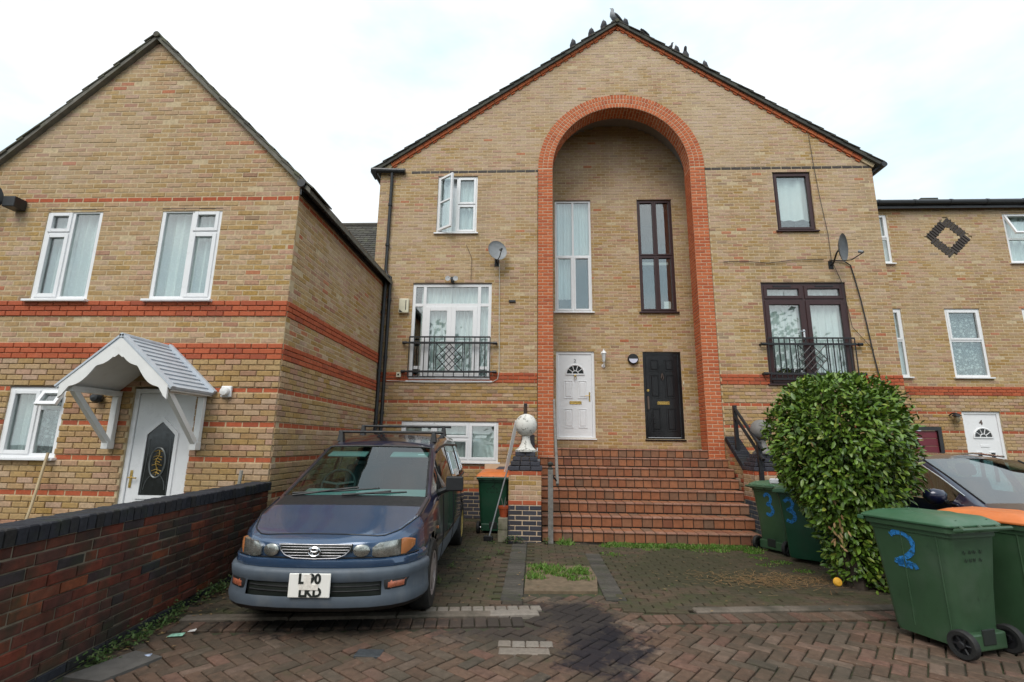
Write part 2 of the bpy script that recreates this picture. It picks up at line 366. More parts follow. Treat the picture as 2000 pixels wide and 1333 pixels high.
def window(parent, F, u0, u1, v0, v1, cells, fm, bars=(), fw=.055, n=-.055, dp=.06, sill=.05, sillm=None, curtains=(), room=.8, name='window', glass=None, label=None, head=True):
    """cells: (a0, b0, a1, b1, sash width or 0, opening or None) in fractions; bars: ('v'|'h', at, from, to)"""
    W, H = u1-u0, v1-v0; mb = MB()
    ring(mb, F, u0, u1, v0, v1, fw, n-dp, n)
    for k, at, a, b in bars:
        if k == 'v': mb.fbox(F, u0+W*at-fw*.5, u0+W*at+fw*.5, v0+H*a+(fw if a == 0 else fw*.5), v0+H*b-(fw if b == 1 else fw*.5), n-dp, n-.002)
        else: mb.fbox(F, u0+W*a+(fw if a == 0 else fw*.5), u0+W*b-(fw if b == 1 else fw*.5), v0+H*at-fw*.5, v0+H*at+fw*.5, n-dp, n-.003)
    w = mb.build(name, fm, parent, bevel=.004, label=label)
    gm = glass or m_glass
    for a0, b0, a1, b1, sw, op in cells:
        x0 = u0+W*a0+(fw if a0 == 0 else fw*.5); x1 = u0+W*a1-(fw if a1 == 1 else fw*.5)
        y0 = v0+H*b0+(fw if b0 == 0 else fw*.5); y1 = v0+H*b1-(fw if b1 == 1 else fw*.5)
        G = F; ox = oy = 0
        if op:
            k, ang = op; a = math.radians(ang); c, s = math.cos(a), math.sin(a)
            if k == 'left': G = Fr(F.p(x0, 0, n), F.U*c+F.N*s, F.V, F.N*c-F.U*s); ox = x0
            elif k == 'top': G = Fr(F.p(0, y1, n), F.U, F.V*c-F.N*s, F.N*c+F.V*s); oy = y1
        nn = 0 if op else n
        if sw:
            sb = MB(); ring(sb, G, x0-.012-ox, x1+.012-ox, y0-.012-oy, y1+.012-oy, sw, nn-.035, nn+.014)
            sb.build('sash', fm, w, bevel=.005)
            x0 += sw-.012; x1 -= sw-.012; y0 += sw-.012; y1 -= sw-.012
        MB().fbox(G, x0-ox, x1-ox, y0-oy, y1-oy, nn-.030, nn-.024).build('pane', gm, w)
    if sill:
        MB().fbox(F, u0-.045, u1+.045, v0-.035, v0-.001, n-dp, sill).build('sill', sillm or fm, w, bevel=.006)
    if head: MB().fbox(F, u0-.005, u1+.005, v1+.001, v1+.009, n-dp, .004).build('head_strip', m_dktrim, w)  # thin dark strip along the top edge of the window
    for (a0, b0, a1, b1, cm, folds) in curtains:
        curtain(w, F, u0+W*a0, u0+W*a1, v0+H*b0, v0+H*b1, n-dp-.07, cm, folds)
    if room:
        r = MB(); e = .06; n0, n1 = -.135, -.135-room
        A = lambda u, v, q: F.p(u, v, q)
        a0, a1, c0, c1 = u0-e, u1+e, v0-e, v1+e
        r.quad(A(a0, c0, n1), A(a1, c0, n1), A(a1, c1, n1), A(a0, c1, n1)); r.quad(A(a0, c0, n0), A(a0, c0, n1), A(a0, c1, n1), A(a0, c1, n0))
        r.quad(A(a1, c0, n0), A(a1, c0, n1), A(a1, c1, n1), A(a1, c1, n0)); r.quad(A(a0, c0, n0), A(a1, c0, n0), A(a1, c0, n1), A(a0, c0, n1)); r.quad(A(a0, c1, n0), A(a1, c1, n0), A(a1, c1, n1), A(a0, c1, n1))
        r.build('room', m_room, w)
    return w
def fan_light(parent, F, cu, cv, r, n, white, k=5):
    g = MB(); N = 16
    poly = [(cu+r*math.cos(PI*i/N), cv+r*math.sin(PI*i/N)) for i in range(N+1)]
    g.prism(F, poly, n, n+.004); g.build('fanlight_pane', m_dark, parent)
    b = MB()
    arc = lambda rr: [F.p(cu+rr*math.cos(PI*i/N), cv+rr*math.sin(PI*i/N), n+.010) for i in range(N+1)]
    b.tube(arc(r+.012), .016, 6); b.tube(arc(r*.36), .010, 6); b.fbox(F, cu-r-.025, cu+r+.025, cv-.026, cv+.004, n, n+.020)
    for i in range(1, k):
        w = PI*i/k; b.tube([F.p(cu+r*.36*math.cos(w), cv+r*.36*math.sin(w), n+.010), F.p(cu+r*math.cos(w), cv+r*math.sin(w), n+.010)], .009, 6)
    b.build('fanlight_frame', white, parent)
m_dark = plain('dark obscured glass', (.012, .014, .014), .12, spec=.6)
def panel(mb, F, u0, u1, v0, v1, n, m=0, field=True):
    ring(mb, F, u0, u1, v0, v1, .016, n-.004, n+.014, m)
    if field: mb.cbox(F, u0+.034, u1-.034, v0+.034, v1-.034, n-.002, n+.014, .014, m)
def handle(parent, F, u, v, n, m, d=1):
    h = MB(); h.fbox(F, u-.016, u+.016, v-.13, v+.09, n, n+.010)
    h.tube([F.p(u, v, n+.008), F.p(u, v, n+.055), F.p(u-.11*d, v-.005, n+.055)], .009, 8); return h.build('handle', m, parent, bevel=.003)
def letterbox(parent, F, u, v, n, m):
    h = MB(); ring(h, F, u-.14, u+.14, v-.036, v+.036, .012, n, n+.012); h.fbox(F, u-.127, u+.127, v-.024, v+.024, n, n+.007); return h.build('letterbox', m, parent, bevel=.002)
def door(parent, F, u0, u1, v0, v1, mat, n=-.06, fw=.065, sillm=None):
    mb = MB(); ring(mb, F, u0, u1, v0, v1, fw, n-.07, n, wb=.04)
    d = mb.build('door', mat, parent, bevel=.005)
    MB().fbox(F, u0+fw+.004, u1-fw-.004, v0+.044, v1-fw-.004, n-.055, n-.018).build('door_leaf', mat, d, bevel=.004)
    MB().fbox(F, u0-.02, u1+.02, v0-.03, v0-.002, n-.07, .03).build('threshold', sillm or mat, d, bevel=.005)
    return d, n-.018

# ================================================================== THE SETTING: ground
def strct(name, mb, mats, **k):
    o = mb.build(name, mats, None, **k); o['kind'] = 'structure'; return o
m_bed = plain('dark bedding sand', (.050, .042, .028), .95, var=.4, vscale=9, dirt=[((.038, .055, .014), 3.5, .44, .66, .85)], bump=.5, bscale=90)
def ground_patch_fx(nt, col):
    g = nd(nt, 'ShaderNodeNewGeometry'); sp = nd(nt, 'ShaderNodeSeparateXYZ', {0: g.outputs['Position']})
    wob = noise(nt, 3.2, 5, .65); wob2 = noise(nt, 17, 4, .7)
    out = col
    for cx, cy, rx, ry, hard, dc in ((.50, 4.30, .40, .95, .50, (.013, .011, .016)), (.62, 4.45, .36, .34, .40, (.008, .007, .011)), (.30, 4.9, .55, .42, .5, (.028, .023, .022)), (-1.95, 4.65, 1.0, .55, .5, (.012, .011, .010)), (-.25, 4.55, .9, .5, .35, (.04, .032, .028)), (2.0, 6.6, 1.5, 1.3, .45, (.045, .042, .022)), (-1.9, 6.6, 1.3, 1.6, .5, (.022, .022, .016))):  # oil stain in the road; more dark patches under the van and in the bays
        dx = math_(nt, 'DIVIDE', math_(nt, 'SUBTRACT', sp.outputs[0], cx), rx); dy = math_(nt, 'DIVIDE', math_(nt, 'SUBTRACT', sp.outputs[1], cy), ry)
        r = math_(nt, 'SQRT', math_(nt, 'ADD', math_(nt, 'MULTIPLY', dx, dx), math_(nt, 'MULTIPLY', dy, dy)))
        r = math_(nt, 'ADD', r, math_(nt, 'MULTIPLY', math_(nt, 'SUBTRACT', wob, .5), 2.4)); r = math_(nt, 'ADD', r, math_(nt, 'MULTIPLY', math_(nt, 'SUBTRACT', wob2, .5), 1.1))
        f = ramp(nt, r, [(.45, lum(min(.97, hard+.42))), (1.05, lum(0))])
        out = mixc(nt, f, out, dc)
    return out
PAV = [(0, (.105, .060, .040)), (.16, (.135, .085, .058)), (.3, (.085, .060, .042)), (.44, (.150, .088, .060)), (.56, (.095, .066, .046)), (.68, (.120, .090, .066)), (.78, (.150, .078, .056)), (.9, (.165, .115, .085)), (1, (.070, .058, .044))]
m_pave = piece('red brown block paving', PAV, mottle=.4, mscale=22, dirt=[((.050, .043, .030), 1.6, .44, .68, .8), ((.34, .30, .27), 75, .66, .74, .7), ((.045, .055, .022), 4, .60, .78, .6)], bump=.7, bscale=120, extra=ground_patch_fx)
m_bay = piece('mossy block paving', [(0, (.080, .054, .038)), (.5, (.110, .070, .048)), (.8, (.088, .064, .045)), (1, (.062, .050, .038))], mottle=.4, mscale=22, dirt=[((.052, .050, .026), 1.7, .38, .62, .9), ((.050, .066, .020), 5, .52, .72, .75)], bump=.7, bscale=120, extra=ground_patch_fx)
m_gpave = piece('grey block paving', [(0, (.062, .056, .048)), (.5, (.095, .085, .072)), (1, (.052, .048, .042))], mottle=.35, dirt=[((.05, .055, .028), 3, .5, .72, .7)], bump=.7, bscale=120)
m_kerb = piece('worn kerb stone', [(0, (.155, .125, .10)), (.5, (.19, .155, .125)), (1, (.13, .105, .085))], mottle=.3, dirt=[((.055, .050, .036), 2.4, .42, .66, .85)], bump=.6)
m_pkerb = piece('pale kerb stone', [(0, (.18, .155, .13)), (.5, (.23, .20, .17)), (1, (.20, .165, .135))], mottle=.25, dirt=[((.09, .08, .06), 4, .56, .78, .6)], bump=.5)
m_earth = plain('bare earth', (.16, .115, .072), .95, var=.35, vscale=14, dirt=[((.06, .06, .03), 5, .5, .7, .6)], bump=.8, bscale=60)
m_asph = plain('asphalt', (.05, .05, .048), .95, var=.3)
strct('ground', MB().box(-90, 90, -90, 110, -.5, -.10), m_asph)
KA = math.atan(.131); KU = Vector((math.cos(KA), math.sin(KA), 0)); KV = Vector((-math.sin(KA), math.cos(KA), 0))
KF = Fr((0, 4.85, 0), KU, KV, (0, 0, 1))            # along the kerb
def wall_x(y): return -3.059-.0955*(y-3.322)        # face of the garden wall
# road of herringbone blocks
road = strct('road', MB().box(-30, 30, -25, 6.4, -.09, -.030), m_bed)
lay = Layer(); HF = Fr((0, 3.5, -.030), Vector((math.cos(KA+PI/4), math.sin(KA+PI/4), 0)), Vector((-math.sin(KA+PI/4), math.cos(KA+PI/4), 0)), (0, 0, 1))
def in_road(x, y):
    v = (Vector((x, y, 0))-Vector((0, 4.85, 0))).dot(KV); u = (Vector((x, y, 0))-Vector((0, 4.85, 0))).dot(KU)
    if x < wall_x(y)+.06 or y < 1.2 or x > 6.5: return False
    if -.0 < u < .93 and v < .60-.1*u: return True   # the blocks run up between the two kerbs
    return v < -.26
R = range(-48, 49)
for b in R:
    for q in range(-30, 31):
        for (x, w, h) in ((4*q-b, 2, 1), (4*q-b+2, 1, 2)):
            if abs(x) > 52: continue
            u0, v0 = x*.1, b*.1; P = HF.p(u0+w*.05, v0+h*.05)
            if not in_road(P.x, P.y): continue
            lay.put(HF, u0+.0055, u0+w*.1-.0055, v0+.0055, v0+h*.1-.0055, -.02, .020+rnd.uniform(-.004, .004), 0)
# a course of setts along the kerb
for i in range(-29, 36):
    for (c, mm) in ((0, 0),):
        if -1 <= i < 9: continue
        P = KF.p(i*.107+.05, -.19)
        if P.x < wall_x(P.y)+.06: continue
        lay.put(Fr(KF.O+Vector((0, 0, -.03)), KU, KV, (0, 0, 1)), i*.107+.004, i*.107+.103, -.255, -.055, -.02, .024, 0)
# a broken strip of pale setts and kerb left in the road
SF = Fr((-.02, 4.05, -.03), Vector((1, .03, 0)), Vector((-.03, 1, 0)), (0, 0, 1))
lay.finish(road, [m_pave], 'paver', 'pavers', 300, c=.007, jit=.0022, tilt=.012)
# driveway bays
drive = strct('driveway', MB().add([KF.p(-6, .02, -.06), KF.p(20, .02, -.06), (20, 12.6, -.06), (-9, 12.6, -.06), KF.p(-6, .02, -.02), KF.p(20, .02, -.02), (20, 12.6, -.02), (-9, 12.6, -.02)], [(4, 5, 6, 7), (0, 1, 5, 4)]), m_bed)
lay = Layer()
def in_bay(x, y):
    u = (Vector((x, y, 0))-Vector((0, 4.85, 0))).dot(KU); v = (Vector((x, y, 0))-Vector((0, 4.85, 0))).dot(KV)
    if x < wall_x(min(y, 6.3))+.05 or v < .0: return 0
    if -.34 < x < -.10 and v > .33: return 2       # grey divider
    if .69+.03*(y-5) < x < .92 and v > .33 and y < 7.4: return 2
    if -.10 <= x <= .72:
        if 5.52 < y < 6.62: return 0               # the earth patch
        if v < .62: return 0
        return 1
    if y > 8.0 and -.42 < x < 3.6: return 0
    if 3.86 < x and y > 9: return 0
    return 1 if x < 4.6 else 0
for j in range(0, 72):
    for i in range(-18, 26):
        y = 4.3+j*.105; x = i*.205+(j % 2)*.1025
        k = in_bay(x, y)
        if k == 1 and y < 10.3: lay.put(WORLD, x-.0985, x+.0985, y-.0485, y+.0485, -.06, .002+rnd.uniform(-.004, .003), 0)
    for x0, x1 in ((-.33, -.11), (.71, .915)):
        y = 4.3+j*.105
        if in_bay((x0+x1)/2, y) == 2: lay.put(WORLD, x0, x1, y-.0485, y+.0485, -.06, .004, 1)
lay.finish(drive, [m_bay, m_gpave], 'paver', 'pavers', 300, c=.007, jit=.0025, tilt=.012)
# kerb
kerb = strct('kerb', MB().fbox(KF, -3.05, 4.6, -.04, .10, -.12, -.02), m_bed)
lay = Layer(); lay2 = Layer()
u = -3.02
while u < 4.5:
    l = .905
    if u+l < -.1 or u > .9: 
        pale = -.75 < u < -.05
        lay.put(KF, u, u+l-.012, -.045, .075, -.1, .012, 0)
    u += l
lay.put(KF, -.40, .045, -.045, .075, -.1, .014, 1)
lay.finish(kerb, [m_kerb, m_pkerb], 'kerbstone', 'kerbstones', 300, c=.012)
lay = Layer()
for i in range(10):
    lay.put(KF, -.98+i*.107+.004, -.98+i*.107+.101, .085, .185, -.05, .012, 0)
for i in range(4): lay.put(SF, -.25+i*.107, -.25+i*.107+.1, .08, .18, -.02, .027, 0)
lay.put(SF, -.24, .14, -.06, .045, -.02, .028, 0)
strip = strct('paving_strip', MB().fbox(KF, -1.0, .10, .08, .19, -.06, -.012), m_bed)
lay.finish(strip, [m_pkerb], 'sett', 'setts', 300, c=.008)
strct('earth_bed', MB().prism(WORLD, [(-.10, 5.50), (.66, 5.56), (.72, 6.1), (.70, 6.64), (-.09, 6.62)], -.05, .008), m_earth)

# ================================================================== LEFT HOUSE (number 1)
HL = thing('house', 'left gabled yellow brick house with red brick bands and a white porch canopy', 'house', (-3.4, 6.39, 0))
FL = front(6.39); GL = 2.556
LX0, LX1 = -8.42, -3.40
W1 = (-7.139, -6.297, GL+11*.075+.015, GL+29*.075+.035); W2 = (-5.402, -4.506, GL+11*.075+.015, GL+29*.075+.035)
WG = (-7.13, -6.318, 1.235, 2.165); DL = (-5.375, -4.49, .10, 2.155)
def solidL(z):
    a, b = LX0, LX1
    if z > 5.19: h = (7.645-z)/.985; a, b = -5.905-h, -5.905+h
    if b-a < .1: return []
    H = []
    if W1[2]-.02 < z < W1[3]: H += [W1[:2], W2[:2]]
    if WG[2] < z < WG[3]: H.append(WG[:2])
    if DL[2] < z < DL[3]: H.append(DL[:2])
    return cut([(a, b)], H)
sp = random.Random(3); stray = {}
def style_house(bands, thin, extra_thin=(), blue=None, dark=None, quoin=False, prot=.014, rust_top=0, strayp=.012):
    def f(k, u):
        if blue is not None and k < blue: return 2, .004
        if k in bands: return 1, .018
        if k in thin or k in extra_thin: return 1, 0.0
        if dark is not None and k == dark: return 2, .004
        if k < rust_top: return 0, prot
        return (3 if sp.random() < strayp else 0), sp.uniform(-.002, .003)
    return f
bandsL = {0, 1, 2, 8, 9, 10}; thinL = {-6, -12, -18, -24, -30}
stL = style_house(bandsL, thinL, {31}, rust_top=0, prot=.016)
layL = Layer(); mo = MB()
courses(FL, -34, 68, GL, solidL, stL, layL, mo)
FLS = Fr((LX1, 0, 0), (0, 1, 0), (0, 0, 1), (1, 0, 0))
courses(FLS, -34, 35, GL, lambda z: [(6.392, 10.49)], style_house(bandsL, thinL, {31}, rust_top=0, prot=.016, strayp=.03), layL, mo, bond0=1)
wl = mo.build('wall', m_mort, HL)
layL.finish(HL, [m_yel, m_red, m_blue, m_sal], 'brick', 'brickwork', 300, hide=lambda x, y: (y > 1035-.165*x and x < 521) or (x > 480 and y > 840))
# inner shell so that nothing shows through
MB().box(LX0, LX0+.1, 6.52, 15, 0, 5.2).build('wall', m_mort, HL)
# roof: two slopes running back, verge boards and tiles
def gable_roof(parent, y0, y1, xa, za, xb, zb, xc, zc, th, mv, tiles_y, gauge=.30, single=True, mt=None, step=.03):
    mb = MB()
    for (p, q) in (((xa, za), (xb, zb)), ((xc, zc), (xb, zb))):
        d = Vector((q[0]-p[0], q[1]-p[1])).normalized(); n = Vector((-d.y, d.x)); n = n if n.y > 0 else -n
        mb.prism(Fr((0, 0, 0), (1, 0, 0), (0, 0, 1), (0, 1, 0)), [p, q, (q[0], q[1]-th/abs(n.y)*1.0), (p[0], p[1]-th/abs(n.y))], y0, y1)
    r = mb.build('roof', mv, parent)
    for (p, q) in (((xa, za), (xb, zb)), ((xc, zc), (xb, zb))):
        P, Q = Vector((p[0], 0, p[1])), Vector((q[0], 0, q[1])); D = (Q-P); l = D.length; D.normalize()
        n = Vector((-D.z, 0, D.x)); n = n if n.z > 0 else -n
        k = int(l/gauge)
        for i in range(k+1):
            s = i*gauge-.04; T = (D*.38-n*step).normalized(); nn = n
            for j, (ya, yb) in enumerate(tiles_y):
                F = Fr(P+D*s+n*(step+.012), T, Vector((0, 1, 0)), n)
                g = MB(); e = min(.40, l-s+.02); dy = rnd.uniform(-.012, .012)
                g.fbox(F, 0, e, ya+dy, yb+dy, -.022, 0)
                g.build('roof_tile', mt or m_tile, r, bevel=.004)
    rd = MB(); rd.tube([(xb, y0-.03+k*.45, zb-.012) for k in range(int((y1-y0)/.45)+1)], .048, 10); rd.build('ridge_tile', mt or m_tile, r)
    return r
m_tile2 = piece('mossy roof tile', [(0, (.09, .082, .062)), (.5, (.12, .11, .085)), (1, (.08, .075, .06))], mottle=.35, dirt=[((.13, .14, .07), 5, .48, .72, .7)])
gable_roof(HL, 6.315, 11.5, -8.60, 5.03, -5.905, 7.685, -3.21, 5.03, .055, m_verge2, [(6.30, 6.63), (6.64, 6.97)], mt=m_tile2)
MB().box(-8.3, -3.5, 11.4, 11.5, 0, 5.2).build('wall', m_mort, HL)
# eaves along the right side
e = MB(); e.tube([(-3.335, 6.28+.6*i, 5.10) for i in range(8)], .062, 10); e.box(-3.40, -3.375, 6.40, 10.45, 4.98, 5.14)
for i in range(4): e.tube([(-3.335, 7.0+i*1.0, 5.10), (-3.335, 7.07+i*1.0, 5.10)], .07, 10)
e.build('gutter', m_pipe, HL)
# windows
def lefty(w, mirror=False, cur=()):
    a = .53 if mirror else .47
    cells = [(0, 0, a, .74, .055, None), (0, .74, a, 1, .05, None), (a, 0, 1, 1, 0, None)] if not mirror else [(0, 0, a, 1, 0, None), (a, 0, 1, .74, .055, None), (a, .74, 1, 1, .05, None)]
    bars = [('v', a, 0, 1), ('h', .74, 0 if not mirror else a, a if not mirror else 1)]
    window(HL, FL, *w, cells, m_white, bars, curtains=cur, n=-.012, sill=.075)
lefty(W1, False, [(0, 0, 1, 1, m_lace, 7)])
lefty(W2, True, [(0, 0, 1, 1, m_lace, 7)])
window(HL, FL, *WG, [(0, 0, .56, 1, .05, None), (.56, 0, 1, .70, 0, None), (.56, .70, 1, 1, .05, ('top', 28))], m_white, [('v', .56, 0, 1), ('h', .70, .56, 1)], n=-.012, sill=.075, curtains=[(0, 0, .5, 1, m_lace, 5), (.5, 0, 1, 1, m_lace2, 4)])
# front door with a leaded oval
d, n = door(HL, FL, *DL, m_white, n=-.03)
uc = (DL[0]+DL[1])/2
g = MB(); hx = [(uc-.19, .78), (uc+.19, .78), (uc+.19, 1.55), (uc, 1.72), (uc-.19, 1.55)]
g.prism(FL, hx, n, n+.004); pane = g.build('door_pane', m_dark, d)
b = MB(); out = [(uc-.235, .735), (uc+.235, .735), (uc+.235, 1.575), (uc, 1.785), (uc-.235, 1.575)]
for i in range(5):
    j = (i+1) % 5; b.add([FL.p(*hx[i], n+.016), FL.p(*hx[j], n+.016), FL.p(*out[j], n+.016), FL.p(*out[i], n+.016), FL.p(*out[j], n), FL.p(*out[i], n), FL.p(*hx[i], n), FL.p(*hx[j], n)], [(0, 1, 2, 3), (3, 2, 4, 5), (1, 0, 6, 7)])
for s in (-1, 1): panel(b, FL, uc+s*.125-.09, uc+s*.125+.09, .22, .56, n)
b.build('door_moulding', m_white, d)
m_lead = plain('lead came', (.16, .17, .17), .4, metal=.6)
b = MB(); ell = lambda rx, rz, k=28: [FL.p(uc+rx*math.cos(2*PI*i/k), 1.19+rz*math.sin(2*PI*i/k), n+.006) for i in range(k)]
b.tube(ell(.105, .19), .012, 6, closed=True)
for s in (-1, 1):
    b.tube([FL.p(uc+s*.14*math.cos(a), .85+.22*math.sin(a)*.9+.0, n+.006) for a in [PI*.5*i/6 for i in range(7)]], .004, 5)
    b.tube([FL.p(uc+s*(.17-.03*i/6), .80+.70*i/6, n+.006) for i in range(7)], .003, 5)
b.build('leadwork', m_lead, pane)
b = MB()
for i in range(9):
    zz = 1.05+.28*i/8; a = .055*math.sin(i*1.3+.6)
    b.tube([FL.p(uc-abs(a)-.012, zz, n+.008), FL.p(uc, zz+.02, n+.012), FL.p(uc+abs(a)+.012, zz, n+.008)], .006, 5)
b.tube([FL.p(uc+.02*math.sin(i), 1.03+.32*i/9, n+.010) for i in range(10)], .006, 5)
b.build('brass_motif', m_gold, pane)
letterbox(d, FL, uc, .66, n, m_gold); handle(d, FL, DL[0]+.115, 1.0, n, m_gold, -1)
MB().fbox(FL, DL[0]-.03, DL[1]+.03, 0, .09, -.05, .16).build('door_step', m_conc, HL)
mb = MB(); tri_text(mb, '1', Fr((-4.365, 6.385, 1.80), (1, 0, 0), (0, 0, 1), (0, -1, 0)), .16, .008, bold=.004); mb.build('house_number', plain('pale number', (.62, .56, .38), .4), HL)
# porch canopy
cp = thing('porch_canopy', 'white porch canopy with grey ridged roof above the oval glass door', 'canopy', (-4.97, 6.39, 1.37))
m_can = plain('pale blue grey canopy plastic', (.52, .56, .61), .45, dirt=[((.10, .10, .06), 6, .62, .85, .5)])
cx, hw, y0, y1, zp, ze = -4.960, .665, 5.60, 6.375, 2.715, 2.125
def slope_pts(s, off=0.0): return (cx+s*(hw+off), ze-off*.87), (cx, zp)
mb = MB()
for s in (-1, 1):
    E_, P_ = Vector((cx+s*(hw+.045), 0, ze-.038)), Vector((cx, 0, zp)); D = (P_-E_).normalized(); nn = Vector((-D.z, 0, D.x)); nn = nn if nn.z > 0 else -nn
    F = Fr(E_, D, (0, 1, 0), nn); ln = (P_-E_).length
    mb.fbox(F, 0, ln, y0-.02, y1, -.022, 0)
    k = 11
    for i in range(k):
        a = ln*i/k
        mb.add([F.p(a+.004, y0+.05, 0), F.p(a+.004, y1-.06, 0), F.p(a+.004, y1-.06, .016), F.p(a+.004, y0+.05, .016), F.p(a+ln/k, y1-.06, .001), F.p(a+ln/k, y0+.05, .001)], [(0, 1, 2, 3), (3, 2, 4, 5)])
    mb.fbox(F, 0, ln, y0-.03, y0+.045, 0, .022); mb.fbox(F, 0, ln, y1-.055, y1+.0, 0, .05)
mb.tube([(cx, y0-.03, zp), (cx, y1, zp)], .03, 8)
mb.build('canopy_roof', m_can, cp)
mb = MB(); N = 30; up = []; lo = []                  # scalloped bargeboard, both halves one board
for i in range(N+1):
    a = i/N; dpt = .125+.06*abs(math.cos(a*PI*2.25+.35))
    if a < .08: dpt = .17
    if a > .93: dpt = .20
    zt_ = ze+(zp-.03-ze)*a; up.append((-hw*(1-a), zt_)); lo.append((-hw*(1-a), zt_-dpt))
mb.prism(Fr((cx, 0, 0), (1, 0, 0), (0, 0, 1), (0, -1, 0)), up+[(-x, z) for x, z in up[::-1][1:]]+[(-x, z) for x, z in lo[:-1]]+lo[::-1], -y0, -y0+.022)
mb.build('bargeboard', m_wpaint, cp)
mb = MB()
for s in (-1, 1):
    E_, P_ = Vector((cx+s*(hw+.03), 0, ze-.06)), Vector((cx, 0, zp-.05)); D = (P_-E_).normalized(); nn = Vector((-D.z, 0, D.x)); nn = nn if nn.z > 0 else -nn
    mb.fbox(Fr(E_, D, (0, 1, 0), nn), 0, (P_-E_).length, y0+.02, y1, -.02, -.004)
mb.build('canopy_lining', m_wpaint, cp)
for s in (-1, 1):
    X = cx+s*.585; mb = MB()
    mb.box(X-.04, X+.04, y0+.03, y1-.012, ze-.085, ze-.015); mb.box(X-.04, X+.04, y1-.075, y1-.012, 1.40, ze-.087)
    mb.box(X-.045, X+.045, y1-.12, y1-.012, 1.36, 1.46)
    A, B = Vector((X, y1-.07, 1.43)), Vector((X, y0+.10, ze-.07)); D = (B-A).normalized()
    F = Fr(A, D, (1, 0, 0), D.cross(Vector((1, 0, 0))))
    mb.fbox(F, 0, (B-A).length, -.032, .032, -.032, .032)
    mb.build('bracket', m_wpaint, cp, bevel=.005)
# wall lamp by the canopy
lp = thing('wall_light', 'small white square wall lamp beside the porch canopy', 'wall lamp', (-4.075, 6.38, 2.12))
MB().fbox(FL, -4.145, -4.005, 2.045, 2.195, .016, .055).build('backplate', m_white, lp, bevel=.012)
MB().lathe([(.055, 0), (.062, .03), (.05, .055), (.0, .065)], Fr((-4.075, 6.335, 2.12), (1, 0, 0), (0, 0, 1), (0, -1, 0)), 18).build('diffuser', m_wpaint, lp)
lp = thing('bulkhead_light', 'dark soot stained lamp under the left end of the porch canopy', 'wall lamp', (-5.86, 6.36, 2.03))
MB().lathe([(.0, -.03), (.06, -.02), (.075, .03), (.05, .08), (0, .09)], Fr((-5.80, 6.33, 2.02), (1, 0, 0), (0, 0, 1), (0, -1, 0)), 14).build('lamp_body', m_pipe, lp)
# cane leaning on the wall
tag(MB().tube([(-6.32, 6.30, 1.30), (-6.30, 6.20, .65), (-6.28, 6.06, 0)], .017, 7).build('bamboo_cane', plain('pale cane', (.52, .40, .24), .6)), 'thin pale cane leaning under the left house window', 'cane')
tag(MB().tube([(-3.72, 6.25, .55), (-3.70, 6.28, 1.12)], .022, 8).build('vent_pipe', m_conc), 'short grey pipe standing behind the end of the dark brick wall', 'pipe')
# dish at the frame edge
dt = thing('satellite_dish', 'dark round dish on the left house at the edge of the picture', 'satellite dish', (-7.62, 6.36, 4.80))
MB().lathe([(.0, .02), (.15, .03), (.27, .075), (.275, .09), (.15, .045), (0, .032)], Fr((-7.85, 6.12, 4.88), (.5, .85, 0), (0, 0, 1), (-.75, -.6, .15)), 22).build('dish', m_pipe, dt)
MB().box(-7.66, -7.48, 6.20, 6.38, 4.74, 4.90).build('bracket', m_pipe, dt, bevel=.01)

# rear house roof seen between the two gables
HR = thing('rear_house', 'dark tiled roof of the house behind, between the two gables', 'house', (-6.5, 14, 0))
MB().box(-12, -3.75, 11.8, 16.5, 0, 5.6).build('wall', m_mort, HR)
mb = MB(); RF = Fr((-12, 11.5, 5.52), (1, 0, 0), Vector((0, 2.5, 2.5)), Vector((0, -1, 1)))
mb.fbox(RF, 0, 8.28, 0, 3.54, -.1, 0); mb.fbox(Fr((-12, 16.5, 5.52), (1, 0, 0), Vector((0, -2.5, 2.5)), Vector((0, 1, 1))), 0, 8.28, 0, 3.54, -.1, 0)
rr = mb.build('roof', m_verge, HR)
lay = Layer()
for j in range(24):
    for i in range(26):
        lay.put(Fr(RF.p(0, 0, .004), RF.U, (RF.V*.15+RF.N*-.012), RF.N), i*.32+(j % 2)*.16, i*.32+(j % 2)*.16+.31, j*.148, j*.148+.15, -.01, .018-.0*j, 0)
lay.b = [(Fr(f.p(0, v0, 0), f.U, (RF.V*1.0-RF.N*.10), RF.N), a, b_, 0, .165, -.01, .034, 0) for (f, a, b_, v0, v1, n0, n1, mi) in [(Fr(RF.p(0, 0, .004), RF.U, RF.V, RF.N), p[1], p[2], p[3], p[4], p[5], p[6], 0) for p in lay.b]]
lay.finish(rr, [m_tile], 'roof_tile', 'roof_tiles', 120, c=.004)
MB().tube([(-12+.46*i, 14.0, 8.04) for i in range(19)], .09, 8).build('ridge_tile', m_tile, rr)
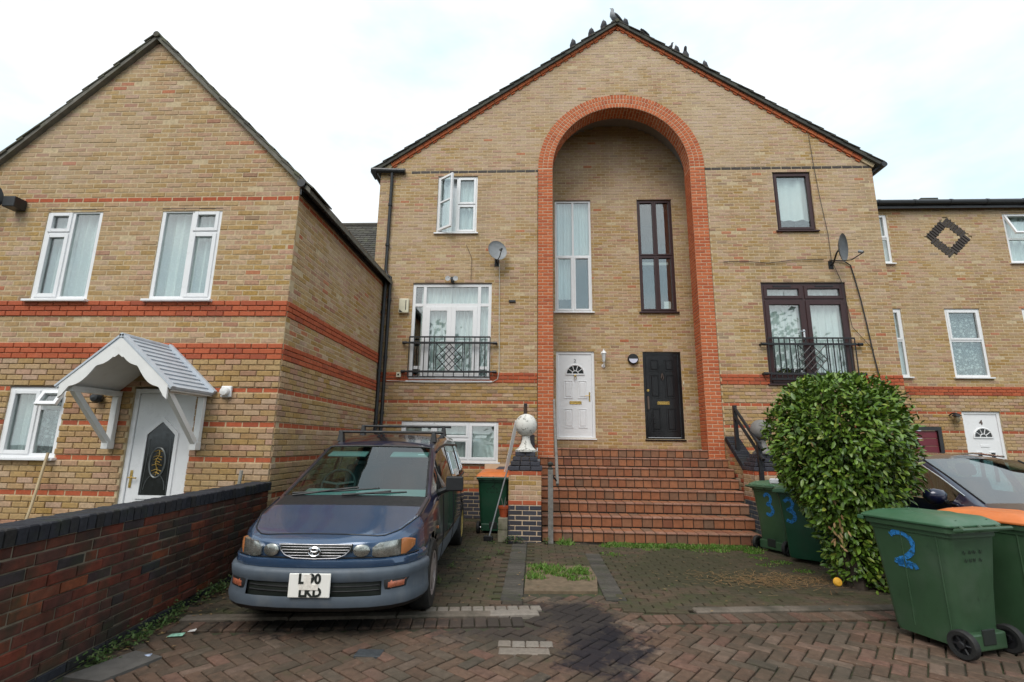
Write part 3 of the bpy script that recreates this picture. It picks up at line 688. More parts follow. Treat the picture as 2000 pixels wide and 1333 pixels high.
# ================================================================== CENTRE BUILDING (numbers 2 and 3)
HC = thing('gabled_house', 'tall gabled yellow brick building with a great red brick arch', 'house', (1.98, 10.5, 0))
FC = front(10.5); G0 = 2.757; AX_, AZ = 1.98, 7.80
sn = lambda k: G0+.075*k
UL = (-2.28, -1.345, sn(46), sn(65)); UR = (5.405, 6.242, sn(46), sn(65))
BL = (-2.735, -.960, 2.80, sn(30)-.02); BR = (4.915, 6.70, 2.78, sn(30)-.02)
BWn = (-2.825, -.757, sn(-22), sn(-11))
def solidC(z):
    a, b = -3.66, 7.62
    if z > 7.72:
        h = (11.60-z)/.682; a, b = max(a, 2.0-h), min(b, 2.0+h)
    if b-a < .1: return []
    H = []
    for w in (UL, UR, BL, BR, BWn):
        if w[2] < z < w[3]: H.append(w[:2])
    if z < AZ: H.append((.055, 3.905))
    else:
        r = 1.905
        if z-AZ < r: h = math.sqrt(r*r-(z-AZ)**2); H.append((AX_-h, AX_+h))
    return cut([(a, b)], H)
layC = Layer(); mo = MB()
thinC = {-6, -12, -18, -24, -30}
stC0 = style_house({0, 1, 2}, thinC, (), blue=-30, dark=66, rust_top=0, prot=.012, strayp=.008)
def stC(k, u):
    if k > 4 and k < 64 and u > 4 and sp.random() < .022: return 3, .001
    if k == 66: return (0, 0) if u < -2.95 else (4, .003)
    return stC0(k, u)
courses(FC, -37, 120, G0, solidC, stC, layC, mo)
# recess back wall
FB = front(11.6)
RWL = (.495, 1.395, sn(25), sn(64)); RWR = (2.555, 3.415, sn(25), sn(64)); DW = (.507, 1.412, 1.625, sn(12)); DK = (2.548, 3.432, 1.625, sn(12))
def solidB(z):
    a, b = .10, 3.86
    if z > AZ:
        if z-AZ > 1.87: return []
        h = math.sqrt(1.88**2-(z-AZ)**2); a, b = AX_-h, AX_+h
    return cut([(a, b)], [w[:2] for w in (RWL, RWR, DW, DK) if w[2] < z < w[3]])
courses(FB, -18, 93, G0, solidB, lambda k, u: (3 if (sp.random() < .010 or (k < -9 and u > 3.5 and sp.random() < .2)) else 0, sp.uniform(-.002, .003)), layC, mo, bond0=1)
for X, N in ((.10, (1, 0, 0)), (3.86, (-1, 0, 0))):
    courses(Fr((X, 0, 0), (0, 1 if N[0] > 0 else -1, 0), (0, 0, 1), N), -18, 67, G0, lambda z: [(10.92, 11.59)] if N[0] > 0 else [(-11.59, -10.92)], lambda k, u: (0, 0), layC, mo)
wc = mo.build('wall', m_mort, HC)
hideC = lambda x, y: (y > 835 and 480 < x < 905) or (y > 740 and 1500 < x < 1800)
layC.finish(HC, [m_yel, m_red, m_blue, m_sal, m_dkb], 'brick', 'brickwork', 300, hide=hideC)
# arch: piers and three rings
layA = Layer(); ma = MB()
for k in range(-21, 67):
    z0 = sn(k)+J/2; z1 = z0+BH
    for xa in (.0635, 3.556):
        if k % 2: segs = ((0, .2175), (.2275, .3275))
        else: segs = ((0, .1025), (.1125, .3275))
        for a, b in segs: layA.put(FC, xa+.005+a, xa+.005+b, z0, z1, -.03, .022, 0)
    for X, N in ((.401, 1), (3.556, -1)):
        F = Fr((X, 0, 0), (0, N, 0), (0, 0, 1), (N, 0, 0))
        segs = ((10.49, 10.695), (10.705, 10.90)) if k % 2 else ((10.49, 10.585), (10.595, 10.81), (10.82, 10.90))
        for a, b in segs: layA.put(F, *((a, b) if N > 0 else (-b, -a)), z0, z1, -.03, .004, 0)
for xa in (.0635, 3.556): ma.box(xa+.004, xa+.3335, 10.484, 10.90, sn(-21), sn(67)+.02)
for j in range(3):
    r0 = 1.5775+j*.1125; rm = r0+.056; n = round(PI*rm/.0755)
    for i in range(n):
        w = PI*(i+.5)/n; rad = Vector((math.cos(w), 0, math.sin(w))); tg = Vector((math.sin(w), 0, -math.cos(w)))
        hw_ = PI*rm/n/2-.005
        layA.put(Fr((AX_, 10.5, AZ), tg, rad, (0, -1, 0)), -hw_, hw_, r0+.004, r0+.1075, -.03, .022, 0)
n = 66
for i in range(n):
    w = PI*(i+.5)/n; rad = Vector((math.cos(w), 0, math.sin(w))); tg = Vector((-math.sin(w), 0, math.cos(w)))
    F = Fr(Vector((AX_, 0, AZ))+rad*1.574, (0, 1, 0), tg, -rad); hw_ = PI*1.574/n/2-.005
    for a, b in (((10.49, 10.695), (10.705, 10.90)) if i % 2 else ((10.49, 10.585), (10.595, 10.81), (10.82, 10.90))):
        layA.put(F, a, b, -hw_, hw_, -.03, .0, 0)
N = 60
for i in range(N):
    w0, w1 = PI*i/N, PI*(i+1)/N
    pt = lambda w, r, y: (AX_+r*math.cos(w), y, AZ+r*math.sin(w))
    for (ra, rb, ya, yb, q) in ((1.579, 1.91, 10.484, 10.90, 0),):
        ma.add([pt(w0, ra, ya), pt(w1, ra, ya), pt(w1, rb, ya), pt(w0, rb, ya), pt(w0, ra, yb), pt(w1, ra, yb), pt(w1, rb, yb), pt(w0, rb, yb)], [(0, 1, 2, 3), (0, 4, 5, 1), (7, 6, 5, 4), (3, 2, 6, 7)])
ar = ma.build('arch', m_morta, HC)
layA.finish(ar, [m_arch], 'arch_brick', 'arch_brickwork', 300)
mv = MB()
for i in range(40):
    w0, w1 = PI*i/40, PI*(i+1)/40
    pt = lambda w, r, y: (AX_+r*math.cos(w), y, AZ+r*math.sin(w))
    mv.add([pt(w0, 1.885, 10.89), pt(w1, 1.885, 10.89), pt(w1, 1.885, 11.64), pt(w0, 1.885, 11.64), pt(w0, 1.96, 10.89), pt(w1, 1.96, 10.89), pt(w1, 1.96, 11.64), pt(w0, 1.96, 11.64)], [(0, 3, 2, 1), (4, 5, 6, 7)], 0, 0, True)
mv.build('vault', m_soffit, HC)
# sloping course of red bricks under the verge, every other one dropped
layD = Layer(); apx = Vector((2.0, 10.5, 11.66))
for s in (-1, 1):
    P = Vector((2.0+s*5.66, 10.5, 11.62-5.66*.682)); D = (apx-P); ln = D.length; D.normalize()
    U = D if s < 0 else -D; nn = Vector((-U.z, 0, U.x)); nn = nn if nn.z > 0 else -nn
    i = 0; a = .30
    while a < ln-.03:
        b = min(a+.215, ln)
        u0, u1 = (a, b) if s < 0 else (-b, -a)
        layD.put(Fr(P, U, nn, (0, -1, 0)), u0, u1, -.055, .045, -.06, .045, 0)
        if i % 1 == 0: layD.put(Fr(P, U, nn, (0, -1, 0)), u0+.0 if s < 0 else u0+.11, (u0+.105) if s < 0 else u1, -.092, -.060, -.06, .024, 0)
        a += .225; i += 1
ce = MB()
for s in (-1, 1):
    P = Vector((2.0+s*5.66, 10.5, 11.62-5.66*.682)); D = (apx-P); U = D.normalized() if s < 0 else -D.normalized(); nn = Vector((-U.z, 0, U.x)); nn = nn if nn.z > 0 else -nn
    ce.fbox(Fr(P, U, nn, (0, -1, 0)), 0 if s < 0 else -D.length, D.length if s < 0 else 0, -.05, .05, -.05, .030)
cr = ce.build('verge_course', m_mort, HC)
layD.finish(cr, [m_arch], 'verge_brick', 'verge_bricks', 300)
gable_roof(HC, 10.40, 17.5, -3.80, 7.80, 2.0, 11.745, 7.80, 7.80, .075, m_verge, [(10.38, 10.72), (10.73, 11.06)], step=.03)
MB().box(-3.66, -3.54, 10.63, 17.4, 0, 7.7).build('wall', m_mort, HC); MB().box(7.50, 7.615, 10.63, 17.4, 0, 7.7).build('wall', m_mort, HC)
# eaves and pipes
g = MB(); g.tube([(-3.86, 10.40, 7.76), (-3.06, 10.43, 7.74)], .06, 10); g.tube([(-3.80, 10.42, 7.74), (-3.76, 10.46, 7.55)], [.09, .02], 8); g.tube([(-3.80, 10.40+i, 7.76) for i in range(7)], .06, 10); g.tube([(7.80, 10.34+i, 7.72) for i in range(7)], .065, 10)
g.build('gutter', m_pipe, HC)
dp = MB(); dp.tube([(-3.37, 10.43, 7.72), (-3.37, 10.45, 7.5), (-3.37, 10.45, 5.30), (-3.33, 10.43, 5.17), (-3.245, 10.43, 5.12), (-3.245, 10.44, 4.9), (-3.245, 10.44, .1)], .036, 10)
for z in (6.9, 5.9, 4.6, 3.3, 2.1): dp.tube([(-3.37 if z > 5.3 else -3.245, 10.445, z-.03), (-3.37 if z > 5.3 else -3.245, 10.445, z+.03)], .048, 10)
dp.build('drainpipe', m_pipe, HC)
dp = MB(); dp.tube([(-3.335, 10.40, 5.08), (-3.345, 10.40, 4.9), (-3.355, 10.40, .1)], .036, 10); dp.tube([(-3.335, 10.32, 5.10), (-3.30, 10.40, 5.08)], .05, 8)
for z in (4.3, 3.0, 1.9): dp.tube([(-3.35, 10.40, z-.03), (-3.35, 10.40, z+.03)], .048, 10)
dp.build('drainpipe', m_pipe, HC)
# upper left window: the left casement stands open
window(HC, FC, *UL, [(0, 0, .5, .57, 0, None), (0, .57, .5, 1, 0, None), (.5, 0, 1, .5, .05, None), (.5, .5, 1, 1, .05, None)][2:], m_white, [('v', .5, 0, 1), ('h', .52, .5, 1)], curtains=[(.02, 0, .98, 1, m_curt, 8)], n=-.03, fw=.05)
wcs = [o for o in HC.children if o.name.startswith('window')][-1]
a = math.radians(38); c_, s_ = math.cos(a), math.sin(a)
G = Fr(FC.p(UL[0]+.045, 0, -.02), FC.U*c_+FC.N*s_, FC.V, FC.N*c_-FC.U*s_); w_ = .445; z0, z1 = UL[2]+.05, UL[3]-.05
sb = MB(); ring(sb, G, 0, w_, z0, z1, .055, -.025, .025); zm = z0+(z1-z0)*.52; sb.fbox(G, .055, w_-.055, zm-.02, zm+.02, -.02, .022); sb.build('sash', m_white, wcs, bevel=.005)
MB().fbox(G, .055, w_-.055, z0+.055, zm-.02, -.004, .003).build('pane', m_glass, wcs); MB().fbox(G, .055, w_-.055, zm+.02, z1-.055, -.004, .003).build('pane', m_glass, wcs)
# upper right brown window with a pale blind
window(HC, FC, *UR, [(0, 0, 1, 1, .055, None)], m_brown, (), curtains=[(0, .22, 1, 1, m_curt, 3)], n=-.03, fw=.05, sill=.05)
# balcony window, white
w = BL; W_ = w[1]-w[0]; 
wb = window(HC, FC, *w, [(0, .775, .155, 1, 0, None), (.155, .775, .845, 1, 0, None), (.845, .775, 1, 1, 0, None), (0, .13, .155, .775, 0, None), (.845, .13, 1, .775, 0, None), (0, .03, .155, .13, 0, None), (.845, .03, 1, .13, 0, None)], m_white,
       [('v', .155, 0, 1), ('v', .845, 0, 1), ('h', .775, 0, .155), ('h', .775, .155, .845), ('h', .775, .845, 1), ('h', .13, 0, .155), ('h', .13, .845, 1)], fw=.07, n=-.02, sill=.04, curtains=[(.10, 0, .50, 1, m_curt, 7), (.5, 0, .97, 1, m_curt, 9)], room=.7)
x0, x1 = w[0]+W_*.155+.035, w[0]+W_*.845-.035; xm = (x0+x1)/2
for a, b in ((x0, xm), (xm, x1)):
    sb = MB(); ring(sb, FC, a, b, w[2]+.07, w[2]+(w[3]-w[2])*.775-.035, .10, -.05, -.012, wb=.10); sb.build('door_sash', m_white, wb, bevel=.006)
    MB().fbox(FC, a+.10, b-.10, w[2]+.17, w[2]+(w[3]-w[2])*.775-.135, -.035, -.029).build('pane', m_glass, wb)
MB().fbox(FC, w[0]+.005, w[1]-.005, w[2]+.03, w[2]+.10, -.02, .012).build('bottom_rail', m_white, wb)
# balcony window, brown
w = BR; W_ = w[1]-w[0]
wr = window(HC, FC, *w, [(0, .83, .5, 1, .07, None), (.5, .83, 1, 1, .07, None), (0, .04, .5, .83, .085, None), (.5, .04, 1, .83, .085, None)], m_brown, [('v', .5, 0, 1), ('h', .83, 0, .5), ('h', .83, .5, 1)], fw=.07, n=-.02, sill=.05, curtains=[(.02, .16, .5, 1, m_curt, 6), (.5, .0, .98, 1, m_curt, 6)], room=.7)
MB().fbox(FC, w[0]+W_*.5-.10, w[0]+W_*.5-.065, 3.72, 3.95, -.006, .005).build('handle_plate', m_chrome, wr)
MB().tube([FC.p(w[0]+W_*.5-.085, 3.90, 0), FC.p(w[0]+W_*.5-.085, 3.90, .05), FC.p(w[0]+W_*.5-.20, 3.895, .05)], .011, 8).build('handle', m_chrome, wr)
MB().fbox(FC, w[0]+.07, w[1]-.07, w[2]+.03, w[2]+.12, -.02, .01).build('bottom_rail', m_brown, wr)
for i, a in enumerate((.25, .75)): MB().fbox(FC, w[0]+W_*a-.19, w[0]+W_*a+.19, 4.905, 4.93, -.02, .006).build('vent_slot', m_black, wr)
MB().box(w[0]+.20, w[0]+.62, 10.80, 11.0, 2.85, 3.20).build('yellow_box', plain('yellow box', (.50, .38, .06), .6), wr)
# ground floor window
w = BWn
window(HC, FC, *w, [(0, 0, .34, .62, .05, None), (0, .62, .34, 1, .05, None), (.34, 0, .70, .58, .05, None), (.34, .58, .70, 1, .05, None), (.70, 0, 1, 1, .05, None)], m_white, [('v', .34, 0, 1), ('v', .70, 0, 1), ('h', .58, .34, .70), ('h', .62, 0, .34)], fw=.055, n=-.02, curtains=[(0, 0, 1, 1, m_lace, 9)], room=.8)
# recess windows
for (w, mt, cur) in ((RWL, m_white, [(0, .12, .52, 1, m_curt, 6), (.5, .50, 1, 1, m_curt, 6)]), (RWR, m_brown, [])):
    ww = window(HC, FB, *w, [(0, 0, .5, .49, .045, None), (.5, 0, 1, .49, .045, None), (0, .49, .5, 1, 0 if mt is m_white else .04, None), (.5, .49, 1, 1, 0 if mt is m_white else .04, None)], mt, [('v', .5, 0, 1), ('h', .49, 0, .5), ('h', .49, .5, 1)], fw=.05, n=-.03, curtains=cur, room=1.6)
    if mt is m_brown: MB().box(2.62, 3.36, 11.95, 11.97, 5.95, 6.02).build('shelf_edge', m_white, ww)
    if mt is m_brown: MB().box(3.14, 3.30, 11.70, 11.705, 4.72, 4.92).build('window_notice', m_white, ww)
# doors
d, n = door(HC, FB, *DW, m_white, n=-.03); uc = (DW[0]+DW[1])/2; z = DW[2]
mb = MB()
for s in (-1, 1):
    panel(mb, FB, uc+s*.165-.105, uc+s*.165+.105, z+.24, z+.68, n); panel(mb, FB, uc+s*.165-.105, uc+s*.165+.105, z+.92, z+1.34, n)
mb.build('door_panel', m_white, d); fan_light(d, FB, uc, z+1.50, .20, n, m_white)
letterbox(d, FB, uc, z+.82, n, m_gold); handle(d, FB, DW[1]-.125, z+.98, n, m_gold, 1)
MB().lathe([(.0, 0), (.028, .004), (.02, .02), (0, .026)], Fr(FB.p(uc, z+1.46, n), (1, 0, 0), (0, 0, 1), (0, -1, 0)), 12).tube([FB.p(uc-.02, z+1.45, n+.02), FB.p(uc-.024, z+1.38, n+.03), FB.p(uc, z+1.35, n+.03), FB.p(uc+.024, z+1.38, n+.03), FB.p(uc+.02, z+1.45, n+.02)], .007, 6).build('door_knocker', m_gold, d)
mb = MB(); tri_text(mb, '2', Fr(FB.p(uc, z+1.81, n), (1, 0, 0), (0, 0, 1), (0, -1, 0)), .115, .006, bold=.002); mb.build('house_number', m_grey, d)
d, n = door(HC, FB, *DK, m_black, n=-.03); uc = (DK[0]+DK[1])/2
mb = MB()
for s in (-1, 1):
    panel(mb, FB, uc+s*.175-.115, uc+s*.175+.115, z+.19, z+.72, n); panel(mb, FB, uc+s*.175-.115, uc+s*.175+.115, z+.95, z+1.50, n); panel(mb, FB, uc+s*.175-.115, uc+s*.175+.115, z+1.58, z+1.86, n)
mb.build('door_panel', m_black, d); letterbox(d, FB, uc, z+.83, n, m_gold)
MB().tube([FB.p(uc, z+1.52, n+.02), FB.p(uc-.025, z+1.42, n+.025), FB.p(uc, z+1.36, n+.03), FB.p(uc+.025, z+1.42, n+.025), FB.p(uc, z+1.52, n+.02)], .010, 6).build('door_knocker', m_dktrim, d)
MB().fbox(FB, DK[0]+.075, DK[0]+.115, z+.68, z+.98, n, n+.03).build('handle', m_dktrim, d); MB().lathe([(.03, 0), (.03, .02), (0, .022)], Fr(FB.p(DK[0]+.10, z+1.12, n), (1, 0, 0), (0, 0, 1), (0, -1, 0)), 12).build('lock', m_gold, d)
MB().fbox(FB, DK[1]+.015, DK[1]+.04, z+1.26, z+1.33, 0, .02).build('doorbell', m_cream, d)
# balcony railings
def railing(w, lab):
    u0, u1 = w[0]+.005, w[1]-.005; n0 = .085; zb, zt = 2.87, 3.745; z1, z2 = 2.985, 3.615
    r = MB()
    for zz, h in ((zb, .013), (zt, .016)): r.fbox(FC, u0, u1, zz-h, zz+h, n0-.012, n0+.012)
    for zz in (z1, z2):
        r.fbox(FC, u0-.02, u1+.02, zz-.021, zz+.021, n0-.018, n0+.018)
        for s, e in ((-1, u0), (1, u1)):
            r.tube([FC.p(e, zz, n0), FC.p(e+s*.13, zz, n0), FC.p(e+s*.14, zz, 0)], .022, 6)
            r.tube([FC.p(e+s*.06, zz, n0), FC.p(e+s*.15, zz, n0)], .034, 8)
    R_ = r.build('balcony_railing', m_iron, HC, label=lab)
    uc = (u0+u1)/2; p0, p1 = uc-.29, uc+.29; k = 16
    for i in range(k+1):
        u = u0+(u1-u0)*i/k; inner = p0+.01 < u < p1-.01
        b = MB()
        if inner:
            b.fbox(FC, u-.009, u+.009, z2+.016, zt-.01, n0-.007, n0+.007); b.fbox(FC, u-.009, u+.009, zb+.01, z1-.016, n0-.007, n0+.007)
            if i % 2 == 0: continue
        else: b.fbox(FC, u-.009, u+.009, zb-(.0 if 0 < i < k else .02), zt, n0-.008, n0+.008)
        b.build('baluster', m_iron, R_)
    b = MB(); h0, h1 = z1+.016, z2-.016
    for e in (p0, p1): b.fbox(FC, e-.008, e+.008, h0, h1, n0-.008, n0+.008)
    mx_, mz = uc, (h0+h1)/2; W2, H2 = (p1-p0)/2-.008, (h1-h0)/2
    for sgn in (-1, 1):
        for off in (-1.0, -.5, 0, .5, 1.0) if True else ():
            pts = []
            # line x/W2*sgn - z/H2 = off
            for zz in (-1, 1):
                xx = sgn*(zz+off)
                pts.append((xx, zz))
            (xa, za), (xb, zb_) = pts
            cl = []
            for t in [i/60 for i in range(61)]:
                xx, zz = xa+(xb-xa)*t, za+(zb_-za)*t
                if -1 <= xx <= 1: cl.append((xx, zz))
            if len(cl) > 1:
                A, B = cl[0], cl[-1]
                if abs(off) == .5:
                    A = cl[len(cl)//6]; B = cl[-len(cl)//6]
                b.tube([FC.p(mx_+A[0]*W2, mz+A[1]*H2, n0+sgn*.004), FC.p(mx_+B[0]*W2, mz+B[1]*H2, n0+sgn*.004)], .0095, 5)
    b.build('lattice', m_iron, R_)
railing(BL, None); railing(BR, None)
# things fixed to the front
def dish(name, lab, P, N, r, mt):
    P = Vector(P); N = Vector(N).normalized(); U = N.cross(Vector((0, 0, 1))).normalized(); V = U.cross(N)
    t = thing(name, lab, 'satellite dish', P)
    F = Fr(P, U, V, N)
    prof = [(0, -.055*r/.3), (r*.35, -.048*r/.3), (r*.7, -.025*r/.3), (r*.97, .004), (r, .012), (r*.985, .0), (r*.7, -.036*r/.3), (r*.35, -.058*r/.3), (0, -.066*r/.3)]
    mb = MB(); mb.lathe(prof, F, 28); mb.v = [tuple(P+U*((Vector(v)-P).dot(U)*.90)+V*((Vector(v)-P).dot(V))+N*((Vector(v)-P).dot(N))) for v in mb.v]
    mb.build('dish', mt, t)
    a = F.p(0, -r*.95, 0); b = F.p(0, -r*.55, r*1.25)
    MB().tube([a, F.p(0, -r*.98, r*.5), b], .011, 6).build('arm', m_iron, t)
    MB().tube([b-N*.02+V*.0, b-N*.10+V*.03], [.026, .034], 10).build('receiver', m_grey, t)
    w = Vector((P.x-.03, 10.5, P.z-r*.75))
    MB().tube([F.p(0, -.02, -.07), F.p(0, -r*.3, -.12), w+Vector((0, -.10, 0)), w], .018, 7).box(w.x-.05, w.x+.05, w.y-.012, w.y, w.z-.09, w.z+.09).build('wall_bracket', m_iron, t)
dish('satellite_dish', 'round grey dish on the wall to the left of the red arch', (-.83, 10.22, 5.66), (.42, -1, .22), .24, m_grey)
td = dish('satellite_dish', 'grey dish seen edge-on above the brown framed balcony doors', (6.48, 10.06, 5.62), (.66, -.74, -.10), .30, m_dkgrey)
t = thing('floodlight', 'twin black floodlight above the white balcony window', 'floodlight', (-1.845, 10.48, 5.06))
MB().box(-1.875, -1.805, 10.40, 10.49, 5.0, 5.12).build('base', m_iron, t, bevel=.01)
for s in (-1, 1): MB().lathe([(0, 0), (.03, .005), (.055, .07), (.058, .08), (0, .072)], Fr((-1.84+s*.05, 10.38, 5.07), (1, 0, 0), (0, 0, 1), (s*.55, -1, -.3)), 14).build('lamp_head', plain('clear lamp glass', (.45, .45, .45), .1, spec=.8), t)
t = thing('alarm_box', 'cream burglar alarm box to the left of the white balcony window', 'alarm box', (-2.91, 10.49, 4.45))
MB().fbox(FC, -3.02, -2.80, 4.29, 4.625, 0, .075).build('case', m_cream, t, bevel=.02)
MB().fbox(FC, -2.868, -2.852, 4.36, 4.58, .075, .078).build('strobe_strip', m_iron, t); MB().prism(FC, [(-3.0, 4.31), (-2.92, 4.31), (-3.0, 4.37)], .0755, .0775).build('corner_badge', m_iron, t)
MB().fbox(FC, -.575, -.425, 4.545, 4.60, .003, .03).build('frame', m_iron, thing('wall_vent', 'small dark vent cover on the wall left of the arch', 'vent', (-.5, 10.5, 4.57)), bevel=.008)
t = thing('junction_box', 'small grey cable box beside the white balcony railing', 'junction box', (-2.94, 10.49, 2.92)); MB().fbox(FC, -2.985, -2.885, 2.86, 2.97, .02, .075).build('case', m_cream, t, bevel=.01); MB().lathe([(.02, 0), (.02, .004), (0, .004)], Fr((-2.935, 10.424, 2.915), (1, 0, 0), (0, 0, 1), (0, -1, 0)), 10).build('socket', m_iron, t)
def cable(lab, pts, r, mt, name='cable', cat='cable'): return tag(MB().tube(pts, r, 5).build(name, mt), lab, cat)
m_cab = plain('white cable', (.55, .52, .45), .6); m_cabk = plain('dark cable', (.03, .026, .024), .6)
q = lambda x, z, y=10.472: (x, y, z)
cable('pale cable hanging from the round grey dish', [q(-.80, 5.45), q(-.79, 5.0), q(-.78, 4.2), q(-.765, 3.4), q(-.765, 3.0), q(-.79, 2.84), q(-.90, 2.775), q(-1.5, 2.76), q(-2.4, 2.755), q(-2.9, 2.78), q(-3.2, 2.79)], .0085, m_cab)
cable('thin brown cable above the white balcony window', [q(-1.56, 5.9), q(-1.43, 5.6), q(-1.43, 5.05)], .005, m_dktrim)
cable('dark cable running down from the edge-on dish', [q(6.42, 5.50), q(6.72, 5.48), q(6.85, 5.38), q(6.90, 5.1), q(6.97, 4.6), q(7.02, 4.1), q(7.08, 3.4), q(7.16, 2.7), q(7.2, 2.2)], .014, m_cabk)
cable('thin dark cable running left from the edge-on dish', [q(4.15, 5.47), q(4.6, 5.48), q(5.1, 5.43), q(5.6, 5.50), q(6.3, 5.52)], .008, m_cabk)
cable('thin dark cable from the right verge down past the brown window', [q(6.30, 8.55), q(6.33, 7.8), q(6.38, 7.0), q(6.46, 6.1), q(6.46, 5.5), q(6.62, 5.0), q(6.72, 4.0), q(7.1, 3.5)], .006, m_cabk)
t = thing('coach_lamp', 'white lantern wall lamp beside the white door', 'wall lamp', (1.62, 11.58, 3.48))
P = Vector((1.62, 11.47, 3.50)); F = Fr(P, (1, 0, 0), (0, 1, 0), (0, 0, 1))
MB().lathe([(.03, -.10), (.055, .08), (.062, .085), (.062, .09)], F, 6, sm=False).build('glass', plain('lantern glass', (.6, .62, .62), .1), t)
MB().lathe([(.072, .085), (.05, .13), (.015, .16), (.012, .19), (0, .20)], F, 6, sm=False).lathe([(.0, -.14), (.03, -.11), (.035, -.10), (0, -.099)], F, 6).tube([P+Vector((0, 0, -.11)), P+Vector((0, .02, -.17)), (1.62, 11.57, 3.30)], .012, 6).lathe([(.045, 0), (.04, .02), (0, .025)], Fr((1.62, 11.598, 3.31), (1, 0, 0), (0, 0, 1), (0, -1, 0)), 12).build('frame', m_white, t)
t = thing('bulkhead_light', 'round black and white lamp between the white and black doors', 'wall lamp', (2.315, 11.58, 3.475))
F = Fr((2.315, 11.597, 3.475), (1, 0, 0), (0, 0, 1), (0, -1, 0))
MB().lathe([(.125, 0), (.125, .05), (.11, .07), (.0, .07)], F, 24).build('case', m_iron, t)
MB().prism(Fr(F.O, F.U, F.V, F.N), [(.10*math.cos(PI+PI*i/14), .10*math.sin(PI+PI*i/14)) for i in range(15)], .068, .078).build('diffuser', plain('lamp diffuser', (.62, .63, .75), .35), t)

# ================================================================== RIGHT HOUSE (number 4)
HN = thing('house', 'yellow brick house on the right with a black brick diamond', 'house', (10.6, 12.4, 0))
FR_ = front(12.4)
N1 = (8.30, 9.185, sn(45)+.01, sn(63)+.03); N2 = (12.09, 12.97, sn(45)+.01, sn(63)+.03); N3 = (8.34, 9.19, sn(6)+.0, sn(29)); N4 = (10.245, 11.085, sn(6)+.0, sn(29)); N5 = (12.10, 12.95, sn(6), sn(29)); D4 = (10.24, 11.125, .3, sn(-5)); GD = (8.0, 9.715, .2, sn(-10))
lr = Layer(); mo = MB()
dc = Vector((10.655, 6.84)); 
def solidR(z): 
    iv = cut([(7.60, 15.0)], [w[:2] for w in (N1, N2, N3, N4, N5, D4, GD) if w[2] < z < w[3]])
    for rr, s in ((.60, 1),):
        h = .60-abs(z-dc.y)
        if h > 0:
            hi = .30-abs(z-dc.y)
            iv = cut(iv, [(dc.x-h, dc.x+h)] if hi <= 0 else [(dc.x-h, dc.x-hi), (dc.x+hi, dc.x+h)])
    return iv
courses(FR_, -37, 66, G0, solidR, style_house({0, 1, 2}, thinC, {65}, blue=-30, rust_top=0, prot=.012, strayp=.01), lr, mo)
mo.box(10.0, 11.3, 12.425, 12.5, 6.2, 7.5).build('wall', m_mort, HN)
# the diamond: headers on edge, in four arms
for s in range(4):
    a = PI/4+s*PI/2; U = Vector((math.cos(a), 0, math.sin(a))); V = Vector((-math.sin(a), 0, math.cos(a)))
    F = Fr((dc.x, 12.4, dc.y), U, V, (0, -1, 0))
    for i in range(-4, 4): lr.put(F, .215, .425, i*.0745+.06+.008, i*.0745+.06+.066, -.03, .004, 4)
lr.finish(HN, [m_yel, m_red, m_blue, m_sal, m_dkb], 'brick', 'brickwork', 300, hide=lambda x, y: y > 780 and x < 1800)
for w, cells, bars, cur in ((N1, [(0, 0, 1, .5, 0, None), (0, .5, 1, 1, .05, None)], [('h', .5, 0, 1)], [(0, 0, 1, 1, m_curt, 5)]), (N2, [(0, 0, 1, .48, 0, None), (0, .48, 1, 1, .05, ('top', 22))], [('h', .48, 0, 1)], [(0, 0, 1, 1, m_curt, 5)]),
                            (N3, [(0, 0, 1, .53, 0, None), (0, .53, 1, 1, .05, None)], [('h', .53, 0, 1)], [(0, 0, 1, 1, m_curt, 5)]), (N4, [(0, 0, 1, .53, 0, None), (0, .53, 1, 1, .05, None)], [('h', .53, 0, 1)], [(0, 0, 1, 1, m_lace2, 6)]), (N5, [(0, 0, 1, .53, 0, None), (0, .53, 1, 1, .05, None)], [('h', .53, 0, 1)], [(0, 0, 1, 1, m_curt, 5)])):
    window(HN, FR_, *w, cells, m_white, bars, curtains=cur, n=-.02, sill=.06, fw=.06)
d, n = door(HN, FR_, *D4, m_white, n=-.03); uc = (D4[0]+D4[1])/2
fan_light(d, FR_, uc, 1.78, .20, n, m_white)
mb = MB()
for s in (-1, 1): mb.fbox(FR_, uc+s*.15-.05, uc+s*.15+.05, .75, 1.42, n, n+.004)
mb.build('door_pane', m_dark, d); mb = MB()
for s in (-1, 1): ring(mb, FR_, uc+s*.15-.075, uc+s*.15+.075, .725, 1.445, .024, n, n+.016)
mb.fbox(FR_, uc-.10, uc+.10, 1.55, 1.60, n, n+.01); mb.build('door_moulding', m_white, d)
mb = MB(); tri_text(mb, '4', Fr(FR_.p(uc, 2.12, n), (1, 0, 0), (0, 0, 1), (0, -1, 0)), .16, .006, bold=.004); mb.build('house_number', m_dktrim, d)
m_maroon = plain('maroon door paint', (.16, .022, .035), .5)
g = MB(); ring(g, FR_, *GD, .085, -.09, -.0); gd = g.build('garage_door', m_black, HN)
for i in range(9): MB().cbox(FR_, GD[0]+.09, GD[1]-.09, .30+i*.18, .30+i*.18+.172, -.08, -.04, .008).build('slat', m_maroon, gd)
mb = MB(); mb.add([(7.6, 12.3, 7.80), (15, 12.3, 7.80), (15, 15.0, 9.0), (7.6, 15.0, 9.0), (7.6, 12.3, 7.70), (15, 12.3, 7.70), (15, 15.2, 7.7), (7.6, 15.2, 7.7)], [(0, 1, 2, 3), (4, 5, 1, 0), (7, 6, 5, 4)]); mb.build('roof', m_tile, HN)
g = MB(); g.tube([(7.55+i*.8, 12.24, 7.75) for i in range(10)], .072, 10); g.box(7.62, 15, 12.27, 12.29, 7.60, 7.79)
